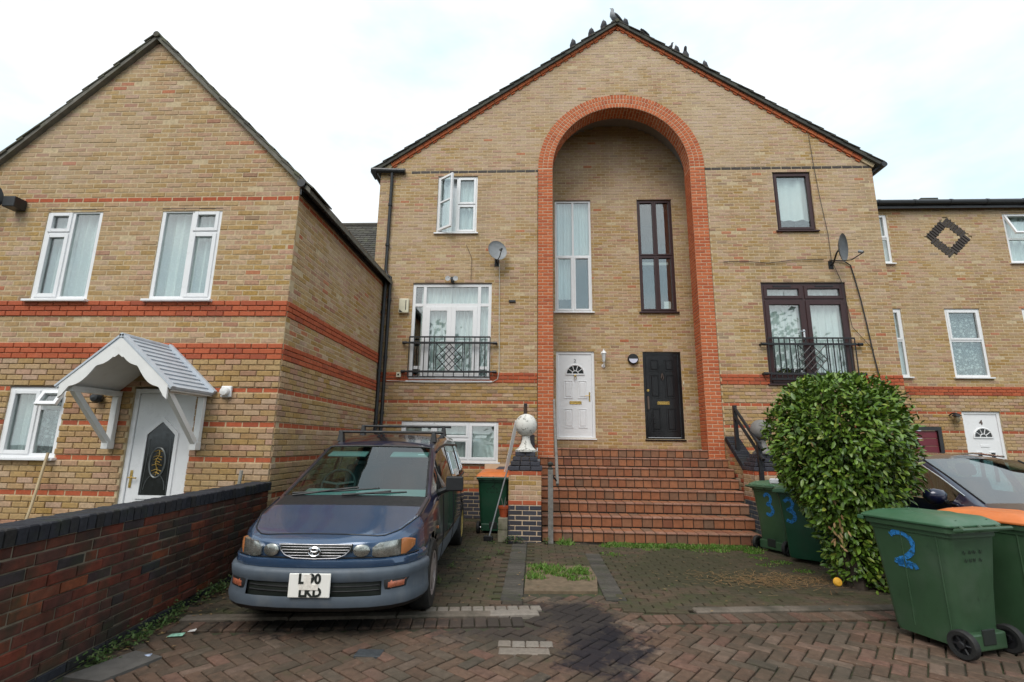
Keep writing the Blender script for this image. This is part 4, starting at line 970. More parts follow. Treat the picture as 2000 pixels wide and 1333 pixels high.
for i in range(8): g.tube([(8.0+i*.9, 12.24, 7.75), (8.06+i*.9, 12.24, 7.75)], .082, 10)
g.build('gutter', m_pipe, HN)
MB().box(10.55, 11.0, 12.9, 13.4, 8.0, 8.22).build('roof_vent', m_verge, HN)
MB().box(14.9, 15, 12.5, 20, 0, 7.7).build('wall', m_mort, HN)
t = thing('lantern', 'small dark lantern between the maroon garage door and the white door', 'wall lamp', (10.0, 12.38, 2.24))
MB().lathe([(.02, -.10), (.055, -.05), (.06, .05), (.05, .07)], Fr((10.0, 12.26, 2.2), (1, 0, 0), (0, 1, 0), (0, 0, 1)), 8).build('glass', plain('amber glass', (.25, .20, .12), .2), t)
MB().lathe([(.10, .06), (.06, .11), (0, .14)], Fr((10.0, 12.26, 2.2), (1, 0, 0), (0, 1, 0), (0, 0, 1)), 8).tube([(9.93, 12.39, 2.28), (9.95, 12.30, 2.33), (10, 12.26, 2.33)], .015, 6).build('frame', m_iron, t)
t.location
# ================================================================== STEPS
ST = thing('entrance_steps', 'wide flight of orange quarry tiled steps up to the two doors', 'steps', (1.95, 8.15, 0))
m_qt = piece('quarry tile', [(0, (.26, .095, .045)), (.2, (.33, .135, .065)), (.4, (.225, .115, .068)), (.55, (.30, .115, .052)), (.68, (.175, .105, .068)), (.85, (.33, .13, .060)), (1, (.19, .075, .045))], rough=.7, mottle=.25, mscale=16, dirt=[((.10, .07, .045), 2.5, .52, .78, .55), ((.42, .34, .27), 7, .70, .84, .4)], bump=.3)
m_qn = piece('worn nosing tile', [(0, (.27, .125, .082)), (.5, (.31, .16, .11)), (1, (.22, .10, .062))], rough=.7, mottle=.3, dirt=[((.12, .09, .06), 5, .52, .75, .6)], bump=.4)
RS, GO = .1766, .375
ly = Layer(); ln_ = Layer(); core = MB()
for i in range(1, 9):
    z1 = RS*i; z0 = z1-RS; y = 8.15+GO*(i-1) if i < 8 else 10.50
    xl, xr = (.12, 3.48+.078*(i-1)) if i < 8 else (.405, 3.552)
    yb = 11.60 if i == 8 else (y+GO+.05 if i < 7 else 10.9)
    core.box(xl, xr, y+.012, yb, -.05 if i == 1 else z0-.05, z1-.012)
    F = Fr((0, y, 0), (1, 0, 0), (0, 0, 1), (0, -1, 0)); T = Fr((0, 0, z1), (1, 0, 0), (0, 1, 0), (0, 0, 1))
    pitch = .158; n = int((xr-xl)/pitch); pitch = (xr-xl)/n
    for k in range(n):
        a, b = xl+k*pitch+.0065, xl+(k+1)*pitch-.0065
        ly.put(F, a, b, z0+.014, z1-.034, -.02, .0, 0)
        ln_.put(T, a, b, y-.014, y+.10, -.026, .0, 0)
        if i < 8:
            for r in range(2): ly.put(T, a, b, y+.110+r*.135, y+.110+r*.135+.127, -.02, -.002, 0)
        elif xl < a: 
            for r in range(6): ly.put(T, a, b, y+.110+r*.158, y+.110+r*.158+.15, -.02, -.002, 0)
sc_ = core.build('stair_core', plain('dark joint mortar', (.030, .024, .018), .95, var=.3), ST)
ly.finish(ST, [m_qt], 'tile', 'tiles', 300, c=.006)
ln_.finish(ST, [m_qn], 'nosing_tile', 'nosing_tiles', 300, c=.012)
# gate piers with stepped blue caps and ball finials
def pier(x0, y0, lab, zb=-.052):
    P = thing('gate_pier', lab, 'pier', (x0+.26, y0+.25, 0), group=None)
    lay = Layer(); mo = MB(); w = .518
    def sty(k, u): 
        if k < 8: return 2, 0
        if k in (8, 14): return 1, .0
        return (1 if rnd.random() < .07 else 0), 0
    faces = (Fr((x0, y0, 0), (1, 0, 0), (0, 0, 1), (0, -1, 0)), Fr((x0+w, y0, 0), (0, 1, 0), (0, 0, 1), (1, 0, 0)), Fr((x0, y0+w, 0), (0, -1, 0), (0, 0, 1), (-1, 0, 0)))
    for j, F in enumerate(faces): courses(F, 0, 15, zb, lambda z: [(.0 if j == 0 else .006, w)], sty, lay, MB(), bond0=j)
    mo.box(x0+.005, x0+w-.005, y0+.005, y0+w-.005, -.05, zb+.075*15-.004); mo.box(x0+.12, x0+w-.12, y0+.12, y0+w-.12, zb+1.12, zb+1.125+.285)
    for r in range(4):
        d = -.012+.036*r; z0 = zb+1.125+r*.0735; n_ = 3 if r < 3 else 2; L_ = (w-2*d)/n_
        for j, F in enumerate(faces):
            for i in range(n_): lay.put(F, d+i*L_+.004, d+(i+1)*L_-.004, z0+.004, z0+.068, -.12, -d, 2)
        F = Fr((0, 0, z0), (1, 0, 0), (0, 1, 0), (0, 0, 1))
        for i in range(n_): lay.put(F, x0+d+.02+i*L_, x0+d+.02+(i+1)*L_-.04, y0+d+.02, y0+w-d-.02, .01, .068, 2)
    mo.build('pier_core', m_morta, P); lay.finish(P, [m_yel, m_red, m_blue], 'brick', 'brickwork', 300, c=.006)
    return zb+1.125+4*.0735
m_ball = plain('weathered white stone', (.70, .68, .63), .85, var=.15, vscale=6, dirt=[((.07, .065, .05), 17, .56, .64, .8), ((.42, .40, .35), 3, .5, .75, .5)], bump=.4)
m_ballg = plain('weathered grey stone', (.20, .19, .18), .85, var=.25, dirt=[((.06, .055, .05), 9, .55, .72, .75)], bump=.4)
def finial(x, y, z, lab, mt):
    t = thing('ball_finial', lab, 'finial', (x, y, z))
    F = Fr((x, y, z), (1, 0, 0), (0, 1, 0), (0, 0, 1))
    MB().lathe([(.0, .0), (.175, 0), (.178, .028), (.160, .034), (.115, .075), (.080, .135), (.066, .20), (.066, .25), (0, .25)], F, 24).build('pedestal', mt, t)
    MB().lathe([(.182*math.sin(PI*i/18), .43-.186*math.cos(PI*i/18)) for i in range(19)], F, 28).build('ball', mt, t)
zt = pier(-.405, 8.07, 'blue and yellow brick pier at the left foot of the steps'); finial(-.138, 8.30, zt-.002, 'white ball finial with dark lichen on the left pier', m_ball)
zt = pier(3.86, 9.10, 'brick pier half hidden by the bush at the right of the steps'); finial(4.13, 9.33, zt-.002, 'grey ball finial half hidden behind the round bush', m_ballg)
# flank walls with sloping blue copings and black rails
for X, lab, lr_ in ((3.90, 'low brick flank wall with blue sloping coping right of the steps', 'black two bar railing on the right flank wall'), (-.24, 'low brick flank wall behind the left pier', 'black railing behind the white ball finial')):
    f = thing('flank_wall', lab, 'wall', (X+.1, 9.9, 0)); yf = 9.6 if X > 1 else 8.6
    top = lambda y: 1.69+(y-10.36)*(.70 if X > 1 else .30)
    mo = MB(); lay = Layer()
    for k in range(0, 24):
        z = .075*k; 
        ys = max(yf, 10.36+(z+.075-1.62)/(.70 if X > 1 else .30))
        if ys > 10.44: continue
        mo.box(X+.01, X+.215, ys, 10.47, z, z+.075)
        s = (k % 2)*.1125; u = yf-s
        for Xf, N in ((X, -1), (X+.225, 1)):
            F = Fr((Xf, 0, 0), (0, N, 0), (0, 0, 1), (N, 0, 0)); i = 0
            while True:
                a = 8.4+i*.225+s; b = a+.215; i += 1
                if a > 10.47: break
                a, b = max(a, ys), min(b, 10.47)
                if b-a > .03: lay.put(F, *((a, b) if N > 0 else (-b, -a)), z+.005, z+.07, -.03, 0, 0 if rnd.random() < .7 else 1)
    a0, a1 = Vector((X, yf, top(yf)-.02)), Vector((X, 10.46, top(10.46)-.02)); D = (a1-a0); n_ = int(D.length/.075); D.normalize()
    F = Fr(a0, (1, 0, 0), D, Vector((0, -D.z, D.y)))
    mo.build('wall_core', m_mort, f)
    for i in range(n_): lay.put(F, -.02, .245, i*.075+.003, i*.075+.072, -.10, .0, 2)
    lay.finish(f, [m_yel, m_red, m_coat], 'brick', 'brickwork', 300)
    r = thing('steps_railing', lr_, 'railing', (X+.1, 9.5, 1.2)); xx = X+.06
    A, B = Vector((xx, 8.95 if X > 1 else 8.75, 1.44 if X > 1 else 1.75)), Vector((xx, 10.02, 2.24))
    for o_ in (0, -.17): MB().tube([A+Vector((0, 0, o_)), B+Vector((0, 0, o_))], .032, 6).build('rail', m_iron, r)
    for p in (A.lerp(B, .12), B): MB().box(xx-.035, xx+.035, p.y-.035, p.y+.035, top(p.y)-.25, p.z+.05).build('post', m_iron, r, bevel=.006)
m_gwood = plain('weathered grey wood', (.20, .19, .175), .85, var=.3, vscale=14, dirt=[((.07, .065, .05), 9, .5, .72, .6)], bump=.5, bscale=60)
hr = thing('handrail', 'weathered grey wooden post and handrail at the left of the steps', 'handrail', (.255, 8.06, 0))
MB().box(.215, .295, 8.02, 8.10, -.02, 1.10).build('post', m_gwood, hr, bevel=.006); MB().lathe([(.04, 0), (.05, .02), (.02, .035), (.02, .05), (.045, .075), (.045, .10), (0, .125)], Fr((.255, 8.06, 1.10), (1, 0, 0), (0, 1, 0), (0, 0, 1)), 14).build('post_cap', m_verge, hr)
MB().tube([(.365, 8.08, .87), (.41, 10.42, 2.40)], .026, 8).build('rail', m_gwood, hr); MB().tube([(.295, 8.06, 1.0), (.37, 8.15, .90)], .012, 6).build('bracket', m_iron, hr)

# ================================================================== GARDEN WALL
GW = thing('garden_wall', 'low dark red brick wall with black brick coping beside the van', 'wall', (-3.1, 3.6, 0))
P0 = Vector((wall_x(.8), .8, 0)); P1 = Vector((wall_x(6.33), 6.33, 0)); D = (P1-P0); WL = D.length; D.normalize()
FW = Fr(P0, D, (0, 0, 1), (D.y, -D.x, 0)); lay = Layer(); mo = MB(); sh = random.Random(11)
for k in range(-1, 12):
    z0 = -.02+.075*k; u = -sh.choice((.0, .11, .06, .17)); mo.fbox(FW, 0, WL, z0, z0+.075, -.206, -.010)
    while u < WL:
        w = .215 if sh.random() < .74 else .1025
        a, b = max(u, 0), min(u+w, WL); u += w+.010
        if b-a > .03: lay.put(FW, a, b, z0+.005+sh.uniform(-.002, .002), z0+.070+sh.uniform(-.002, .002), -.03, sh.uniform(-.004, .004), 1 if k < 1 else 0)
FWb = Fr(P0+FW.N*-.215, -D, (0, 0, 1), -FW.N)
for k in range(0, 12):
    z0 = -.02+.075*k
    for i in range(25): lay.put(FWb, -(i*.225+.215+(k % 2)*.1), -(i*.225+(k % 2)*.1), z0+.005, z0+.07, -.03, 0, 0)
mo.build('wall_core', m_mortd, GW)
lay.finish(GW, [m_mix, m_coat], 'brick', 'brickwork', 300, c=.006, jit=.003, tilt=.012)
lay = Layer(); FT = Fr(P0+Vector((0, 0, .88)), D, FW.N, (0, 0, 1)); i = 0
while i*.0755 < WL: lay.put(FT, i*.0755+.004+sh.uniform(-.001, .001), i*.0755+.0705, -.228, .014+sh.uniform(-.003, .003), -.0, .100+sh.uniform(-.003, .003), 0); i += 1
cb = MB().fbox(FT, 0, WL, -.215, .004, -.004, .092).build('coping_bed', m_mortd, GW)
lay.finish(GW, [m_coat], 'coping_brick', 'coping_bricks', 300, c=.008, jit=.002, tilt=.01)

# ================================================================== WHEELIE BINS
m_bing = plain('dark green bin plastic', (.034, .078, .037), .42, var=.2, vscale=3, dirt=[((.075, .105, .075), 2.6, .50, .78, .55), ((.015, .03, .02), 14, .62, .78, .55), ((.14, .15, .12), 38, .68, .76, .4)])
m_bing2 = plain('deep green bin plastic', (.012, .062, .032), .42, var=.2, vscale=3, dirt=[((.04, .06, .04), 5, .55, .8, .5)])
m_lidg = plain('green lid plastic', (.042, .118, .058), .42, var=.15, vscale=3, dirt=[((.11, .155, .11), 3, .46, .76, .6), ((.03, .05, .03), 12, .64, .80, .5)])
m_lido = plain('orange lid plastic', (.62, .17, .040), .45, var=.12, dirt=[((.40, .17, .08), 5, .55, .82, .4)])
m_tyre = plain('black rubber', (.012, .012, .012), .7, var=.3, dirt=[((.06, .055, .045), 7, .55, .8, .6)])
m_spray = plain('blue spray paint', (.020, .19, .50), .6, var=.25, vscale=20)
_b = m_spray.node_tree; _b.links.new(ramp(_b, noise(_b, 42, 5, .75), [(.36, lum(.1)), (.52, lum(1))]), _b.nodes['Principled BSDF'].inputs['Alpha'])
m_marker = plain('black marker ink and recess shade', (.010, .014, .011), .6)
def bin_(lab, lid, body, loc, deg, lift=0, wheels=True):
    t = thing('wheelie_bin', lab, 'bin', loc, math.radians(deg), 'wheelie bins', local=True)
    mb = MB()
    # rounded-rectangle rings from foot to rim
    def rr(wx, y0, y1, z, r, k=4):
        pts = []
        for (cx_, cy_, a0) in ((wx-r, y1-r, 0), (-wx+r, y1-r, 90), (-wx+r, y0+r, 180), (wx-r, y0+r, 270)):
            for i in range(k+1): a = math.radians(a0+90*i/k); pts.append((cx_+r*math.cos(a), cy_+r*math.sin(a), z))
        return pts
    levels = [(.205, .02, .50, .055, .05), (.210, .015, .515, .10, .05), (.232, -.005, .545, .45, .05), (.262, -.04, .585, .84, .05), (.270, -.05, .592, .842, .045), (.272, -.05, .594, .875, .045), (.288, -.07, .61, .877, .04), (.290, -.07, .615, .915, .04)]
    rings = [rr(*l) for l in levels]; n = len(rings[0])
    vs = [p for r in rings for p in r]; fs = [(i*n+k, i*n+(k+1) % n, (i+1)*n+(k+1) % n, (i+1)*n+k) for i in range(len(rings)-1) for k in range(n)]
    fs.append(tuple(range(n))[::-1]); fs.append(tuple((len(rings)-1)*n+k for k in range(n)))
    mb.add(vs, fs, 0, 0, True)
    # raised ribs on the sides, painted shade of a foot recess and axle housing at the back
    for s in (-1, 1):
        for y in (.06, .33): mb.add([(s*(.2085+.0), y, .12), (s*(.209), y+.012, .12), (s*.2645, y-.02, .84), (s*.2645, y-.008, .84), (s*.218, y+.006, .12), (s*.271, y-.014, .84)], [(0, 2, 5, 4), (4, 5, 3, 1)])
    b = mb.build('bin_body', body, t, sharp=40)
    MB().box(-.20, .20, -.035, .05, .04, .16).build('axle_housing', body, b, bevel=.012)
    MB().box(-.06, .075, -.042, -.030, .08, .19).build('recess_shade', m_marker, b, bevel=.01)  # dark plate stands in for the shade inside a foot recess
    # lid
    q = MB(); lv = [(.300, -.085, .640, .918, .05), (.302, -.088, .645, .935, .05), (.285, -.07, .62, .955, .06), (.235, -.02, .545, .985, .07), (.12, .10, .42, .995, .06)]
    rings = [rr(*l) for l in lv]; vs = [p for r in rings for p in r]
    fs = [(i*n+k, i*n+(k+1) % n, (i+1)*n+(k+1) % n, (i+1)*n+k) for i in range(len(rings)-1) for k in range(n)]
    fs.append(tuple(range(n))[::-1]); fs.append(tuple((len(rings)-1)*n+k for k in range(n)))
    q.add(vs, fs, 0, 0, True)
    for s in (-1, 1): q.tube([(s*.17, -.05, .955), (s*.17, .2, .985), (s*.15, .52, .975)], .014, 6)
    q.box(-.30, .30, .60, .655, .893, .925)
    if lift:
        c, s_ = math.cos(math.radians(lift)), math.sin(math.radians(lift))
        q.v = [(x, -.07+(y+.07)*c-(z-.92)*s_, .92+(y+.07)*s_+(z-.92)*c) for x, y, z in q.v]
    q.build('bin_lid', lid, t, sharp=40, bevel=.004)
    h = MB(); h.tube([(-.27, -.10, .905), (-.27, -.145, .915), (.27, -.145, .915), (.27, -.10, .905)], .016, 8)
    for x in (-.2, 0, .2): h.tube([(x, -.09, .93), (x, -.125, .915), (x, -.10, .895), (x, -.07, .90)], .012, 6)
    h.build('handle', body, t)
    if wheels:
        MB().tube([(-.26, -.02, .10), (.26, -.02, .10)], .011, 8).build('axle', m_chrome, t)
        for s in (-1, 1):
            W = Fr((s*.245, -.02, .10), (0, 1, 0), (0, 0, 1), (s, 0, 0))
            w = MB().lathe([(.065, -.024), (.092, -.026), (.100, -.018), (.100, .018), (.092, .026), (.065, .024), (.062, .012)], W, 20).build('wheel', m_tyre, t)
            k = MB().lathe([(.066, .004), (.066, -.004), (.0, -.004)], W, 16).lathe([(.026, .03), (.02, .034), (0, .034)], W, 10).lathe([(.026, -.02), (.026, .03)], W, 10)
            for i in range(6): a = PI*i/3; k.tube([W.p(0, 0, .010), W.p(.064*math.cos(a), .064*math.sin(a), .010)], .008, 5)
            k.build('hub', m_iron, w)
    return t
def stroke(name, pts, w, F, mt, parent, sub=8, jig=.12):
    """a painted stroke: flat ribbon through points (u, v) on frame F"""
    P = []
    n = len(pts)
    for i in range(n-1):
        p0, p1, p2, p3 = pts[max(i-1, 0)], pts[i], pts[i+1], pts[min(i+2, n-1)]
        for k in range(sub):
            t = k/sub; f = lambda a, b, c, d: .5*((2*b)+(-a+c)*t+(2*a-5*b+4*c-d)*t*t+(-a+3*b-3*c+d)*t**3)
            P.append((f(p0[0], p1[0], p2[0], p3[0]), f(p0[1], p1[1], p2[1], p3[1])))
    P.append(pts[-1]); mb = MB(); vs = []
    for i, p in enumerate(P):
        a, b = P[max(i-1, 0)], P[min(i+1, len(P)-1)]; d = Vector((b[0]-a[0], b[1]-a[1])).normalized(); nn = Vector((-d.y, d.x)); ww = w*(.5+jig*rnd.uniform(-1, 1))*(1 if 0 < i < len(P)-1 else .6)
        vs += [F.p(p[0]+nn.x*ww, p[1]+nn.y*ww, 0), F.p(p[0]-nn.x*ww, p[1]-nn.y*ww, 0)]
    mb.add(vs, [(2*i, 2*i+1, 2*i+3, 2*i+2) for i in range(len(P)-1)])
    return mb.build(name, mt, parent)
TWO = [(-.10, .16), (-.05, .20), (.03, .19), (.085, .13), (.08, .03), (.02, -.05), (-.07, -.11), (-.075, -.13), (.0, -.12), (.07, -.13), (.09, -.17)]
THREE = [(-.07, .12), (.0, .16), (.06, .11), (.03, .03), (-.02, .01), (.05, -.02), (.07, -.09), (.01, -.15), (-.06, -.13)]
def side_frame(s, y, z): # outward face of a bin's side, leaning with its taper
    return Fr((s*(.2335+(z-.45)*.078+.0035), y, z), (0, s, 0), (s*.0775, 0, 1), (s, 0, -.0775))
def back_frame(z, off=.0035): return Fr((0, -.005-(z-.45)*.0897-off, z), (1, 0, 0), (0, -.0897, 1), (0, -1, -.0897))
def front_frame(z, off=.0035): return Fr((0, .545+(z-.45)*.1025+off, z), (-1, 0, 0), (0, .1025, 1), (0, 1, -.1025))
def scribble(F, parent, rows=3, w=.05):
    for r in range(rows):
        for i in range(4):
            x = -.10+i*.055+rnd.uniform(-.01, .01); y = .07-r*.06
            stroke('handwriting', [(x-.016, y-.01), (x-.006, y+.014), (x+.004, y-.012), (x+.016, y+.010+rnd.uniform(-.01, .01))], .005, F, m_marker, parent, 4)
bA = bin_('green bin with a large blue painted 2, nearest of all the bins', m_lidg, m_bing, (3.375, 4.235, -.008), 19)
stroke('painted_number', [(u*.9, v*.72) for u, v in TWO], .036, side_frame(-1, .315, .68), m_spray, bA)
stroke('painted_number', [(-.06, -.095), (0, -.10), (.055, -.105)], .05, side_frame(-1, .32, .68), m_spray, bA)
scribble(back_frame(.66), bA, 2)
bB = bin_('green bin with an orange lid behind the bin painted 2', m_lido, m_bing, (4.12, 4.42, -.008), 24)
bC = bin_('green bin with a blue painted 3 beside the foot of the steps', m_lidg, m_bing, (3.46, 7.75, 0), -64)
stroke('painted_number', [(u*.9, v*.95) for u, v in THREE], .045, back_frame(.66), m_spray, bC)
bD = bin_('green bin with a blue painted 3 tucked behind the round bush', m_lidg, m_bing2, (3.90, 7.43, 0), 138)
F = front_frame(.66); stroke('painted_number', [(-.13+u*.8, v*.95) for u, v in THREE], .045, F, m_spray, bD)
bE = bin_('green bin with a bright orange lid beside the left brick pier', m_lido, m_bing2, (-.70, 8.80, 0), -2, lift=4)
F = back_frame(.70); stroke('painted_number', [(u*.32, .10+v*.32) for u, v in TWO], .010, F, m_marker, bE); scribble(Fr(F.p(0, -.04, 0), F.U, F.V, F.N), bE, 2)
tag(MB().fbox(Fr((3.40, 7.40, .985), (.8, -.5, 0), (.5, .8, 0), (0, 0, 1)), -.06, .07, -.05, .05, 0, .07).build('paper_bag', plain('white paper', (.7, .7, .72), .8), None, bevel=.015), 'white paper packet lying on a bin lid by the bush', 'litter')
# odds and ends by the left pier
m_board = plain('pale board', (.52, .40, .27), .8)
tag(MB().fbox(Fr((-.66, 9.35, .0), (1, 0, 0), Vector((0, .06, 1)), (0, -1, .06)), -.26, .30, .0, 1.12, 0, .02).build('plywood_board', m_board, None), 'pale plywood board standing behind the orange lidded bin', 'board')
tag(MB().prism(Fr((-.52, 9.24, .0), (1, 0, 0), Vector((0, .06, 1)), (0, -1, .06)), [(-.2, 0), (.22, 0), (.22, 1.02), (.15, 1.08), (-.12, 1.08), (-.2, 1.02)], 0, .03).build('grey_board', plain('grey board', (.075, .08, .10), .6), None), 'dark grey rounded board behind the orange lidded bin', 'board')
A, B = Vector((-.56, 9.05, .75)), Vector((-.305, 8.62, 1.88)); d_ = (B-A).normalized()
tag(MB().fbox(Fr(A, Vector((1, .3, 0)), d_, Vector((1, .3, 0)).cross(d_)), -.03, .03, -.75, (B-A).length, -.012, .012).build('white_plank', m_wpaint, None, bevel=.004), 'long white plank leaning on the left brick pier', 'plank')
br = thing('broom', 'grey handled broom leaning between the bin and the pier', 'broom', (-.72, 8.15, 0))
MB().tube([(-.70, 8.10, .06), (-.43, 8.28, 1.10)], .012, 7).build('handle', m_grey, br); MB().fbox(Fr((-.71, 8.10, .0), (1, -.3, 0), (0, 0, 1), (-.3, -1, 0)), -.075, .075, .0, .085, -.03, .03).build('broom_head', m_iron, br, bevel=.012)
for z, lab, s in ((.0, 'worn stone block standing on the paving beside the blue brick pier', 1), (.182, 'mossy stone block carrying the red flower pot', .94)):
    tag(MB().box(-.53-.03*s, -.43+.02*s, 8.02, 8.24, z, z+.18).build('stone_block', plain('mossy stone', (.20, .18, .13), .95, var=.3, dirt=[((.06, .075, .025), 6, .48, .7, .8)], bump=.6), None, bevel=.012), lab, 'block', 'stone blocks beside the pier')
fp = thing('flower_pot', 'terracotta plastic flower pot on the stone blocks', 'flower pot', (-.475, 8.13, .363))
MB().lathe([(0, 0), (.058, 0), (.082, .125), (.090, .126), (.094, .165), (.084, .167), (.078, .14), (0, .135)], Fr((-.475, 8.13, .363), (1, 0, 0), (0, 1, 0), (0, 0, 1)), 20).build('pot', plain('terracotta plastic', (.34, .065, .022), .5), fp)
mb = MB()
for i in range(5): a = i*1.3; mb.tube([(-.475, 8.13, .50), (-.475+.03*math.cos(a), 8.13+.03*math.sin(a), .56), (-.475+.05*math.cos(a), 8.13+.05*math.sin(a), .60+.015*i)], .004, 5)
mb.build('stem', m_gwood, fp)
# ================================================================== VEHICLES
def carpaint(name, c, coat=1.0, rough=.35, dirt=.35):
    m, nt, b = M_(name)
    f = ramp(nt, noise(nt, 3.5, 5, .62), [(.45, lum(0)), (.8, lum(dirt))]); col = mixc(nt, f, c, (.12, .135, .17))
    nt.links.new(col, b.inputs['Base Color']); b.inputs['Metallic'].default_value = .30; b.inputs['Roughness'].default_value = rough
    b.inputs['Coat Weight'].default_value = coat; b.inputs['Coat Roughness'].default_value = .07; return m
m_vblue = carpaint('dusty dark blue car paint', (.036, .076, .150), rough=.27, dirt=.32)
m_navy = carpaint('dark navy car paint and van side reflection', (.006, .008, .035), dirt=.1, rough=.28)
m_roof_refl = carpaint('roof paint with dark reflection', (.012, .010, .018), rough=.2, dirt=.12)  # van roof blue with the dark it reflects put into the colour
m_clad = plain('grey bumper plastic', (.080, .100, .125), .55, var=.15, dirt=[((.19, .19, .18), 5, .55, .85, .4)])
m_bplas = plain('black trim plastic', (.010, .0105, .012), .55, var=.2)
m_cglass = glassm('tinted car glass', (.52, .78, .74), 1.55, .035)
m_lens = plain('cloudy lamp lens', (.40, .41, .38), .24, metal=.75, spec=.8, var=.5, vscale=16, coat=1, dirt=[((.42, .40, .31), 9, .5, .75, .5)])
m_amber = plain('amber lens', (.50, .19, .07), .25, spec=.7)
m_redl = plain('pinkish fog lens', (.42, .13, .07), .3, spec=.6, var=.4, vscale=30)
m_alloy = plain('dull alloy', (.36, .31, .30), .45, metal=.5, var=.25, dirt=[((.10, .08, .06), 8, .55, .8, .6)])
m_yrim = plain('yellow painted rim', (.50, .37, .12), .5, var=.25, dirt=[((.14, .10, .05), 10, .55, .75, .6)])
m_seat = plain('grey seat cloth', (.045, .047, .052), .9)
m_dash = plain('grey dashboard', (.20, .23, .23), .75)
def lerp_tab(tab, y):
    if y <= tab[0][0]: return tab[0][1]
    for (a, p), (b, q) in zip(tab, tab[1:]):
        if y <= b: t = (y-a)/(b-a); return p+(q-p)*t
    return tab[-1][1]
class Body:
    """a car body lofted through cross-sections; rows run from sill to roof centre on one side and are mirrored"""
    def __init__(s, T, ys, R=.31, wheels=(0, 2.9)):
        s.ys = ys; s.T = T; f = lambda k, y: lerp_tab(T[k], y); s.sub = 4; sec = []
        for y in ys:
            w, zc, zb = f('w', y), f('zc', y), f('zb', y); zt, wt, wr, zr, bz = f('zt', y), f('wt', y), f('wr', y), f('zr', y), f('belt', y)
            zm = min(.60, bz-.08)
            c = [(w-.10, zb), (w-.03, zb+.05), (w, (zb+zm)/2+.05), (w+.004, zm), (w-.015, bz), (wt, zt), (wr, zr), (wr*.5, zr+(zc-zr)*.78), (0, zc)]
            row = []
            for i in range(len(c)-1):
                p0, p1, p2, p3 = c[max(i-1, 0)], c[i], c[i+1], c[min(i+2, len(c)-1)]
                if i == 4: p0, p3 = p1, p2
                if i == 3: p3 = p2
                if i == 5: p0 = p1; 
                if i == 7: p3 = (-p1[0], p1[1])
                for k in range(s.sub):
                    t = k/s.sub; g = lambda a, b_, c_, d: .5*((2*b_)+(-a+c_)*t+(2*a-5*b_+4*c_-d)*t*t+(-a+3*b_-3*c_+d)*t**3)
                    row.append((g(p0[0], p1[0], p2[0], p3[0]), g(p0[1], p1[1], p2[1], p3[1])))
            row.append(c[-1]); sec.append(row)
        s.sec = sec; s.n = len(sec[0]); s.R = R; s.wh = wheels
        # pull vertices near the wheel openings onto their rim
        s.P = [[[x, y, z] for (x, z) in r] for r, y in zip(sec, ys)]
        for i in range(len(ys)):
            for j in range(s.n):
                x, y, z = s.P[i][j]
                if j > 4*s.sub: continue
                for cy in wheels:
                    d = math.hypot(y-cy, z-R); Ra = R+.055
                    if Ra-.055 < d < Ra+.03: s.P[i][j][1] = cy+(y-cy)*Ra/d; s.P[i][j][2] = R+(z-R)*Ra/d
    def pt(s, i, j, sd=1, out=0.0):
        x, y, z = s.P[i][j]; return Vector((sd*(x+out), y, z+(out if j > 5*s.sub else 0)))
    def in_wheel(s, i, j):
        q = [s.P[a][b] for a in (i, i+1) for b in (j, j+1)]
        cy_ = sum(p[1] for p in q)/4; cz = sum(p[2] for p in q)/4
        return j < 4*s.sub and any(math.hypot(cy_-cy, cz-s.R) < s.R+.035 for cy in s.wh)
    def mesh(s, regions, names, mats, parent):
        """regions: f(i, j, side) -> key; builds one mesh per key"""
        out = {k: MB() for k in names}; n = s.n; m_ = len(s.ys)
        base = {k: {} for k in names}
        for sd in (1, -1):
            for i in range(m_-1):
                for j in range(n-1):
                    if s.in_wheel(i, j): continue
                    k = regions(i, j, sd)
                    if k is None: continue
                    mb = out[k[0]] if isinstance(k, tuple) else out[k]; mi = k[1] if isinstance(k, tuple) else 0
                    key = k[0] if isinstance(k, tuple) else k; idx = []
                    for (a, b) in ((i, j), (i+1, j), (i+1, j+1), (i, j+1)):
                        q = (a, b, sd if b < n-1 else 0)
                        if q not in base[key]: base[key][q] = len(mb.v); x, y, z = s.P[a][b]; mb.v.append((sd*x, y, z))
                        idx.append(base[key][q])
                    mb.f.append(tuple(idx) if sd < 0 else tuple(idx[::-1])); mb.m.append(mi); mb.t.append(0); mb.s.append(True)
        mb = out[names[0]]
        for e in (0, m_-1):
            ring_ = [(x, y, z) for x, y, z in s.P[e]]+[(-x, y, z) for x, y, z in s.P[e][::-1][1:]]
            mb.add(ring_, [tuple(range(len(ring_)))])
        mb.add([(w_*(s.P[i][0][0]), s.P[i][0][1], s.P[i][0][2]) for i in range(m_) for w_ in (1, -1)], [(2*i, 2*i+1, 2*i+3, 2*i+2) for i in range(m_-1) if not any(abs(s.ys[i]-cy) < s.R+.06 for cy in s.wh)])
        return out
